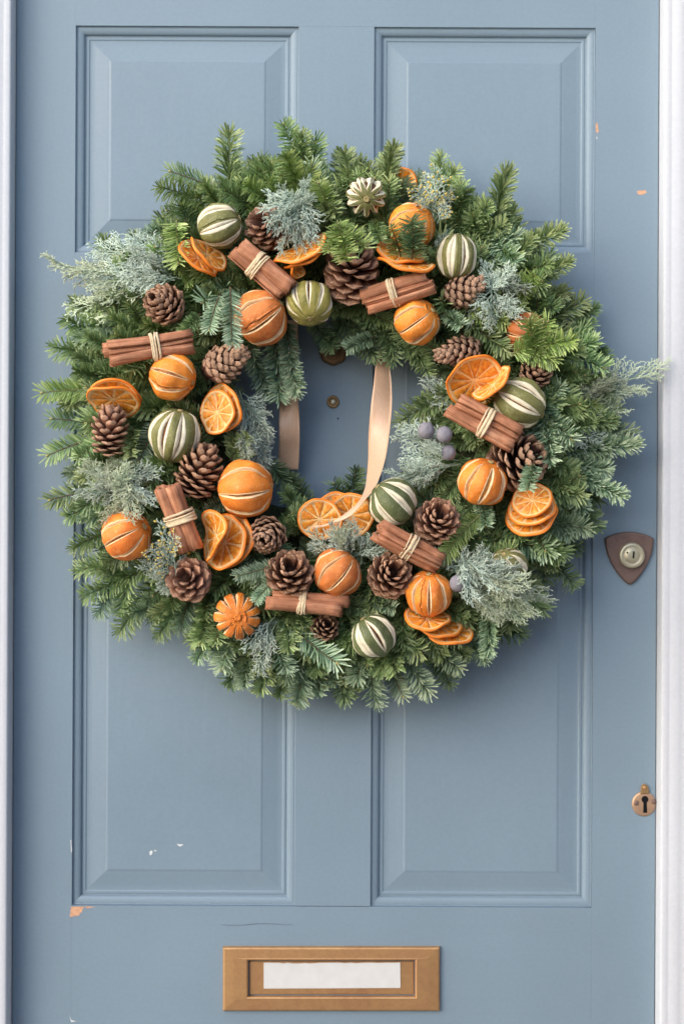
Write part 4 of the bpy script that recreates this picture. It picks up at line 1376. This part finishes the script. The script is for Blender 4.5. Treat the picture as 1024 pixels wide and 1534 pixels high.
# outer and characteristic sprigs: base -> tip, depth, look
OUT = [
 (318,305,233,270,.07,.10,'l',0),(345,290,248,250,.05,.06,'n','comb'),(325,330,240,312,.06,.08,'n','comb'),(345,330,332,188,.06,.06,'n','flat'),
 (392,330,372,238,.05,.05,'n',0),(385,320,420,250,.04,.04,'d',0),(480,300,412,184,.06,.07,'n',2),(455,250,458,190,.07,.08,'n',0),(470,320,414,232,.07,.09,'l',0),
 (545,330,502,222,.05,.05,'n','flat'),(498,345,486,260,.09,.13,'l',0),(560,320,580,228,.04,.04,'n','comb'),(600,330,608,262,.06,.09,'b',0),(575,340,590,262,.08,.10,'n',0),
 (655,300,668,226,.04,.04,'n',0),(655,300,692,248,.05,.06,'n',0),(690,400,677,284,.07,.08,'b',0),(712,415,768,252,.07,.08,'n','round'),(700,400,850,352,.06,.07,'n','round'),
 (755,440,862,394,.06,.07,'n','round'),(768,450,812,408,.09,.13,'l',0),(822,520,836,442,.03,.03,'d','round'),(815,520,902,462,.03,.03,'d','round'),(820,480,914,545,.03,.03,'d','round'),
 (765,530,862,495,.13,.15,'l','flat'),(800,540,796,468,.14,.16,'l','flat'),(790,430,815,380,.04,.04,'d',0),(820,620,884,560,.05,.05,'n',0),(790,690,935,612,.05,.05,'b','flat'),
 (800,670,958,675,.06,.06,'b','round'),(800,615,850,575,.09,.10,'b',0),(812,600,838,700,.10,.12,'b','flat'),(820,680,930,760,.06,.07,'b','round'),(790,770,885,800,.06,.07,'b','flat'),(830,720,905,790,.04,.04,'d','flat'),
 (800,740,880,745,.08,.09,'n','flat'),(790,800,868,882,.03,.03,'d','flat'),(780,830,838,855,.06,.06,'n','flat'),(775,860,815,925,.04,.04,'n','flat'),(730,905,740,988,.08,.10,'b','round'),
 (690,930,786,960,.03,.03,'d','flat'),(655,960,708,985,.05,.05,'n','round'),(640,965,672,1035,.04,.04,'d','flat'),(590,955,640,1048,.07,.08,'b','flat'),(600,930,700,950,.06,.07,'b','flat'),(552,975,556,1064,.07,.08,'b','flat'),
 (505,970,512,1058,.04,.04,'d','flat'),(460,960,450,1062,.06,.07,'b','flat'),(460,970,462,1060,.05,.05,'n','flat'),(415,915,500,1012,.09,.11,'b','comb'),(410,945,402,1045,.05,.06,'n','flat'),(400,930,425,1015,.09,.10,'b','flat'),
 (375,940,350,1035,.04,.04,'d','flat'),(350,940,325,1010,.07,.08,'b','flat'),(330,900,290,968,.07,.08,'n','flat'),(285,890,225,952,.06,.07,'n','flat'),(290,880,262,950,.07,.08,'b','flat'),(240,870,168,945,.04,.05,'n','flat'),
 (220,850,120,900,.05,.05,'n','flat'),(210,820,110,868,.05,.05,'n','flat'),(180,790,100,815,.04,.04,'n','flat'),(200,720,66,748,.05,.05,'n','comb'),(165,650,62,676,.04,.04,'n','comb'),(175,640,72,618,.04,.04,'d','comb'),
 (165,645,105,690,.08,.09,'n','comb'),(165,585,55,578,.06,.07,'l','comb'),(180,540,78,510,.05,.05,'n','flat'),(185,520,92,480,.05,.05,'n','flat'),(190,560,105,545,.06,.07,'n','flat'),(200,480,98,462,.04,.04,'n','round'),(195,480,150,500,.08,.09,'b',0),
 (205,400,150,350,.04,.04,'l',0),(240,390,198,340,.05,.05,'n',0),(290,340,212,345,.07,.08,'b','flat'),(265,330,262,405,.10,.12,'l','flat'),(310,400,252,410,.09,.10,'l',0),
 (330,930,300,1000,.05,.05,'b',0),(255,900,195,925,.05,.05,'b',0),(530,980,535,1050,.03,.03,'n',0),(575,970,600,1055,.05,.06,'b',0),(625,950,690,1012,.05,.06,'b',0),(365,960,378,1035,.06,.07,'b',0),(440,980,425,1052,.04,.04,'n',0),(480,985,485,1050,.05,.06,'b',0),(190,850,135,920,.04,.05,'b',0),(150,760,90,770,.03,.03,'n',0),(760,880,760,950,.05,.05,'n',0),(690,940,725,1000,.04,.04,'b',0),
 (600,370,640,330,.13,.15,'d',0),(405,470,432,606,.06,.07,'b','flat'),(428,480,437,600,.075,.085,'b','round'),(375,520,400,600,.07,.06,'b','flat'),(345,430,346,526,.14,.165,'b','comb'),(330,440,303,505,.12,.14,'b','comb'),(330,455,312,425,.11,.12,'n',0),
 (400,690,440,745,.05,.04,'d','flat'),(470,770,440,705,.05,.04,'d','flat'),(520,780,522,695,.05,.05,'d','flat'),(490,440,600,520,.06,.05,'d','flat'),(500,455,560,545,.05,.05,'d','flat'),(560,470,645,545,.06,.05,'d','flat'),
 (560,505,512,525,.07,.08,'b',1),(470,480,498,532,.05,.05,'d',0),(520,470,482,520,.05,.05,'d',0),(560,480,530,520,.06,.06,'d',0),(610,500,640,570,.06,.06,'n','flat'),(690,580,590,628,.09,.08,'n','flat'),(700,640,620,600,.08,.07,'n','flat'),(705,690,650,760,.09,.09,'n','flat'),(690,700,600,720,.06,.05,'n','flat'),
 (505,330,532,402,.13,.17,'l',0),(617,390,622,318,.14,.17,'d','flat'),(600,385,588,330,.13,.16,'n',0),(665,470,700,490,.12,.15,'b',1),(700,480,762,535,.11,.12,'n','flat'),(700,465,765,490,.11,.12,'l','flat'),
 (420,845,345,868,.12,.14,'b','comb'),(410,870,372,905,.12,.13,'b','comb'),(800,695,788,740,.14,.165,'b',1),(720,770,650,830,.12,.13,'l','comb'),(700,800,640,770,.10,.11,'n',0),(200,640,195,690,.11,.13,'n',1),
 (300,470,275,500,.12,.13,'n',1),(250,720,245,690,.1,.12,'n',1),(345,690,372,640,.10,.11,'n',0),(470,270,500,330,.10,.12,'n',0),(560,330,570,360,.11,.13,'n',1),(660,410,640,380,.11,.13,'n',1),(355,745,300,760,.09,.10,'b',0),
 (480,780,430,760,.09,.10,'n','flat'),(450,800,430,770,.09,.11,'n',0),(560,900,590,910,.10,.12,'b',1),(500,900,560,920,.09,.10,'n','flat'),(540,800,560,830,.10,.11,'b',0),
]
nfir = 0
for (bx, by, tx, ty, db, dt, m, look) in OUT:
    idx = None
    if isinstance(look, str):
        L = (P(bx, by, db) - P(tx, ty, dt)).length
        c = sorted([k for k in range(len(FIR)) if FIR[k][2] == look], key=lambda k: abs(FIR[k][0] - L))
        idx = c[0] if rng.random() < 0.6 else c[min(1, len(c) - 1)]
    elif look == 0:
        L = (P(bx, by, db) - P(tx, ty, dt)).length
        c = sorted([k for k in range(len(FIR)) if FIR[k][2] in ('flat', 'comb') and FIR[k][3] < 3], key=lambda k: abs(FIR[k][0] - L))
        idx = rng.choice(c[:3])
    elif look == 1: idx = 1
    elif look == 2: idx = 6
    add_fir(bx, by, tx, ty, db, dt, m, idx); nfir += 1

def clear(x, y, pad):
    return all((x - a) ** 2 + (y - b) ** 2 > (q + pad) ** 2 for a, b, q in blockers)
def polar(a, r_): return CX + math.cos(a) * r_, CY - math.sin(a) * r_ * 0.985
def outer_limit(a):
    return 412
# back and middle layers
N1 = 66
for k in range(N1):
    a = 2 * math.pi * (k + rng.uniform(-0.3, 0.3)) / N1
    low = max(0, -math.sin(a))
    r0, r1 = rng.uniform(255, 300), rng.uniform(385, 418) + 16 * low
    b = polar(a, r0); t = polar(a + rng.uniform(-0.16, 0.16), r1)
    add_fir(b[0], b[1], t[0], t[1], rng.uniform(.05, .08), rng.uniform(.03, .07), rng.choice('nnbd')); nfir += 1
N2 = 22
for k in range(N2):
    a = 2 * math.pi * (k + rng.uniform(-0.3, 0.3)) / N2
    r0, r1 = rng.uniform(205, 235), rng.uniform(135, 160)
    b = polar(a, r0); t = polar(a + rng.uniform(-0.25, 0.25), r1)
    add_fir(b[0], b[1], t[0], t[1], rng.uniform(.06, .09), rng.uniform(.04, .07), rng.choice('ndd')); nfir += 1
tries = 0
while nfir < 298 and tries < 8000:
    tries += 1
    a = rng.uniform(0, 2 * math.pi); r0 = rng.uniform(165, 345)
    out = 1 if r0 > 205 or rng.random() < 0.4 else -1
    L = rng.uniform(62, 98)
    b = polar(a, r0)
    dr = a + rng.gauss(0, 0.7) + (0 if out > 0 else math.pi)
    t = (b[0] + math.cos(dr) * L, b[1] - math.sin(dr) * L)
    mid = ((b[0] + t[0]) / 2, (b[1] + t[1]) / 2)
    if not clear(t[0], t[1], 4) or not clear(mid[0], mid[1], -6): continue
    rt = math.hypot(t[0] - CX, t[1] - CY)
    if rt < 150 or rt > 400: continue
    top = 0.105 if rt < 330 else 0.085
    add_fir(b[0], b[1], t[0], t[1], rng.uniform(.07, .085), rng.uniform(top - .01, top + .018), rng.choice('nnnbnl' if a < 3.6 and a > 0.9 else 'nnbbnn')); nfir += 1

# dense under layer, joined: more of the same greenery than could be picked apart
def under():
    Vs, Ts, tn, mi = [], [], [], []
    n = 0
    for k in range(430):
        a = 2 * math.pi * k / 430 * 7.03
        r0 = rng.uniform(165, 330)
        sgn = 1 if r0 > 195 else -1
        L = rng.uniform(60, 95)
        b = polar(a, r0); dr = a + rng.gauss(0, 0.55) + (0 if sgn > 0 else math.pi)
        t = (b[0] + math.cos(dr) * L, b[1] - math.sin(dr) * L)
        if math.hypot(t[0] - CX, t[1] - CY) > 395 or math.hypot(t[0] - CX, t[1] - CY) < 142: continue
        i = rng.choice([0, 1, 2, 3, 13])
        V, T, q, m_ = FIR[i][1]
        keep = m_ == 0
        M = np.array(WI @ sprig_matrix(P(b[0], b[1], rng.uniform(.055, .082)), P(t[0], t[1], rng.uniform(.065, .106)), FIR[i][0], rng.uniform(-0.8, 0.8)))
        Vs.append(V @ M[:3, :3].T + M[:3, 3]); Ts.append(T + n); tn.append(q * rng.uniform(0.6, 1.0)); mi.append(m_)
        n += len(V)
    me = np_mesh('fir_underlayer', np.concatenate(Vs), np.concatenate(Ts), [M_fir, M_twig, M_bud], np.concatenate(mi), np.concatenate(tn))
    o = obj('fir_underlayer', me, wreath)
    o['kind'] = 'stuff'
under()

# cypress: base -> tip
CY_ = [
 (262,425,82,376,.08,.07,'p'),(262,428,105,446,.08,.07,'p'),(262,400,140,362,.08,.08,'c'),(262,440,165,470,.09,.08,'c'),(258,410,135,410,.10,.10,'c'),(275,395,190,352,.09,.10,'c'),(262,425,190,486,.08,.08,'p'),
 (262,420,180,400,.11,.12,'c'),(265,415,200,440,.11,.12,'c'),(262,405,195,375,.11,.12,'c'),
 (452,292,388,318,.13,.15,'c'),(446,300,428,378,.13,.155,'c'),(452,300,482,352,.13,.15,'c'),(446,310,395,290,.12,.14,'c'),(448,320,455,268,.12,.14,'c'),(455,310,465,368,.13,.15,'c'),(440,300,402,345,.13,.15,'c'),(440,320,470,290,.12,.15,'c'),(430,340,440,300,.12,.15,'c'),
 (195,735,126,694,.11,.13,'p'),(190,705,200,782,.13,.155,'p'),(200,730,112,748,.11,.12,'c'),(205,720,155,684,.11,.12,'p'),(190,720,240,694,.12,.14,'c'),(195,735,158,782,.12,.14,'p'),(190,715,232,758,.12,.14,'c'),(200,740,150,720,.13,.15,'p'),(180,740,190,690,.13,.15,'p'),
 (358,585,385,695,.10,.10,'c'),(365,600,408,652,.10,.10,'c'),(365,590,404,612,.10,.10,'c'),(375,625,402,700,.09,.09,'c'),(360,640,372,685,.11,.12,'c'),
 (728,425,796,430,.12,.13,'c'),(735,425,738,492,.12,.14,'c'),(745,450,716,392,.12,.13,'c'),(735,435,778,476,.12,.14,'c'),(725,445,770,400,.12,.13,'c'),(730,450,700,490,.11,.12,'c'),
 (838,625,990,553,.05,.05,'p'),(838,625,940,592,.06,.06,'p'),(835,620,925,575,.05,.05,'p'),(820,640,905,655,.07,.08,'c'),
 (690,695,586,690,.12,.13,'c'),(682,675,590,652,.11,.12,'c'),(672,700,602,716,.12,.12,'c'),(700,620,632,568,.09,.09,'c'),(650,650,596,640,.1,.1,'c'),(670,690,640,660,.13,.14,'c'),
 (675,850,812,902,.13,.13,'c'),(680,848,765,850,.13,.14,'c'),(690,860,778,935,.12,.12,'p'),(690,828,706,905,.13,.15,'c'),(672,862,730,822,.12,.14,'c'),(705,875,795,872,.13,.15,'p'),(695,868,742,930,.13,.14,'p'),(695,860,650,826,.11,.13,'c'),(720,850,770,895,.14,.155,'p'),(700,840,752,880,.14,.155,'c'),(730,870,805,920,.12,.12,'p'),
 (520,838,488,786,.12,.14,'c'),(528,836,572,794,.11,.13,'c'),(522,826,530,778,.12,.14,'c'),(505,832,455,800,.11,.12,'c'),(530,830,590,820,.11,.12,'c'),(515,825,505,790,.13,.145,'p'),
 (415,930,384,1008,.11,.12,'c'),(410,925,372,980,.11,.12,'c'),(255,870,300,840,.1,.11,'c'),(260,880,212,840,.11,.13,'c'),(265,885,235,880,.11,.12,'c'),(650,385,665,345,.11,.12,'c'),(740,480,715,510,.09,.11,'c'),(100,600,70,600,.03,.03,'c'),
]
twice = []
for q in CY_[:-1]:
    twice.append(q)
    if q[0] < 800:
        twice.append((q[0] + rng.uniform(-10, 10), q[1] + rng.uniform(-10, 10), q[2] + (q[0] - q[2]) * 0.18 + rng.uniform(-14, 14), q[3] + (q[1] - q[3]) * 0.18 + rng.uniform(-14, 14), q[4] - 0.008, q[5] - rng.uniform(0.004, 0.014), q[6]))
for (bx, by, tx, ty, db, dt, m) in twice:
    b, t = P(bx, by, db), P(tx, ty, dt)
    L = (t - b).length
    c = sorted(range(len(CYP)), key=lambda k: abs(CYP[k][0] - L))
    idx = c[0] if rng.random() < 0.6 else c[1]
    o = bpy.data.objects.new('cypress_sprig', cyp_mesh(idx, m)); link(o, wreath)
    o.matrix_local = WI @ sprig_matrix(b, t, CYP[idx][0], rng.uniform(-1.2, 1.2))
JUM = [np_mesh('budding_cypress_sprig', JUN[i][1][0], JUN[i][1][1], [M_cyp, M_twig, M_pollen], JUN[i][1][3], JUN[i][1][2]) for i in range(2)]
for k, (bx, by, tx, ty, db, dt) in enumerate([(648,325,652,252,.12,.14),(652,322,622,282,.12,.15),(650,330,676,284,.12,.14),(655,335,668,305,.13,.14),(648,320,636,262,.11,.12),(645,315,630,300,.14,.15),
                                              (264,862,240,786,.13,.15),(268,852,222,822,.13,.14),(262,862,232,852,.12,.14),(258,845,262,800,.13,.15),(255,845,235,815,.14,.155)]):
    b, t = P(bx, by, db), P(tx, ty, dt)
    o = obj('budding_cypress_sprig', JUM[k % 2], wreath)
    o.matrix_local = WI @ sprig_matrix(b, t, 0.06, rng.uniform(-1, 1), 1.2)
    o['label'] = 'silvery cypress sprig dotted with yellow tips'

# juniper berries
def berry(px, py, d, rp, seed):
    V, F = [], []
    nt, npz = 14, 20
    for i in range(nt + 1):
        th = math.pi * i / nt
        for j in range(npz):
            ph = 2 * math.pi * j / npz
            q = 1 + 0.05 * noise.noise(Vector((math.sin(th) * math.cos(ph), math.sin(th) * math.sin(ph), math.cos(th))) * 1.8 + Vector((seed * 5, 0, 0))) - 0.10 * math.exp(-((th) / 0.22) ** 2)
            V.append((q * math.sin(th) * math.cos(ph), q * math.sin(th) * math.sin(ph), q * math.cos(th)))
    for i in range(nt):
        for j in range(npz):
            F.append((i * npz + j, (i + 1) * npz + j, (i + 1) * npz + (j + 1) % npz, i * npz + (j + 1) % npz))
    o = part('berry', V, F, M_berry, wreath, True)
    s = rp * SC(d)
    o.matrix_local = WI @ axis_matrix(W3((0.3 * math.sin(seed), 0.2, 0.9)), P(px, py, d)) @ Matrix.Diagonal((s, s * 0.96, s, 1))
for k, (x, y, d, q) in enumerate([(638, 645, .135, 13), (665, 651, .14, 12.5), (671, 678, .13, 12), (685, 874, .135, 13)]):
    berry(x, y, d, q, k + 1)
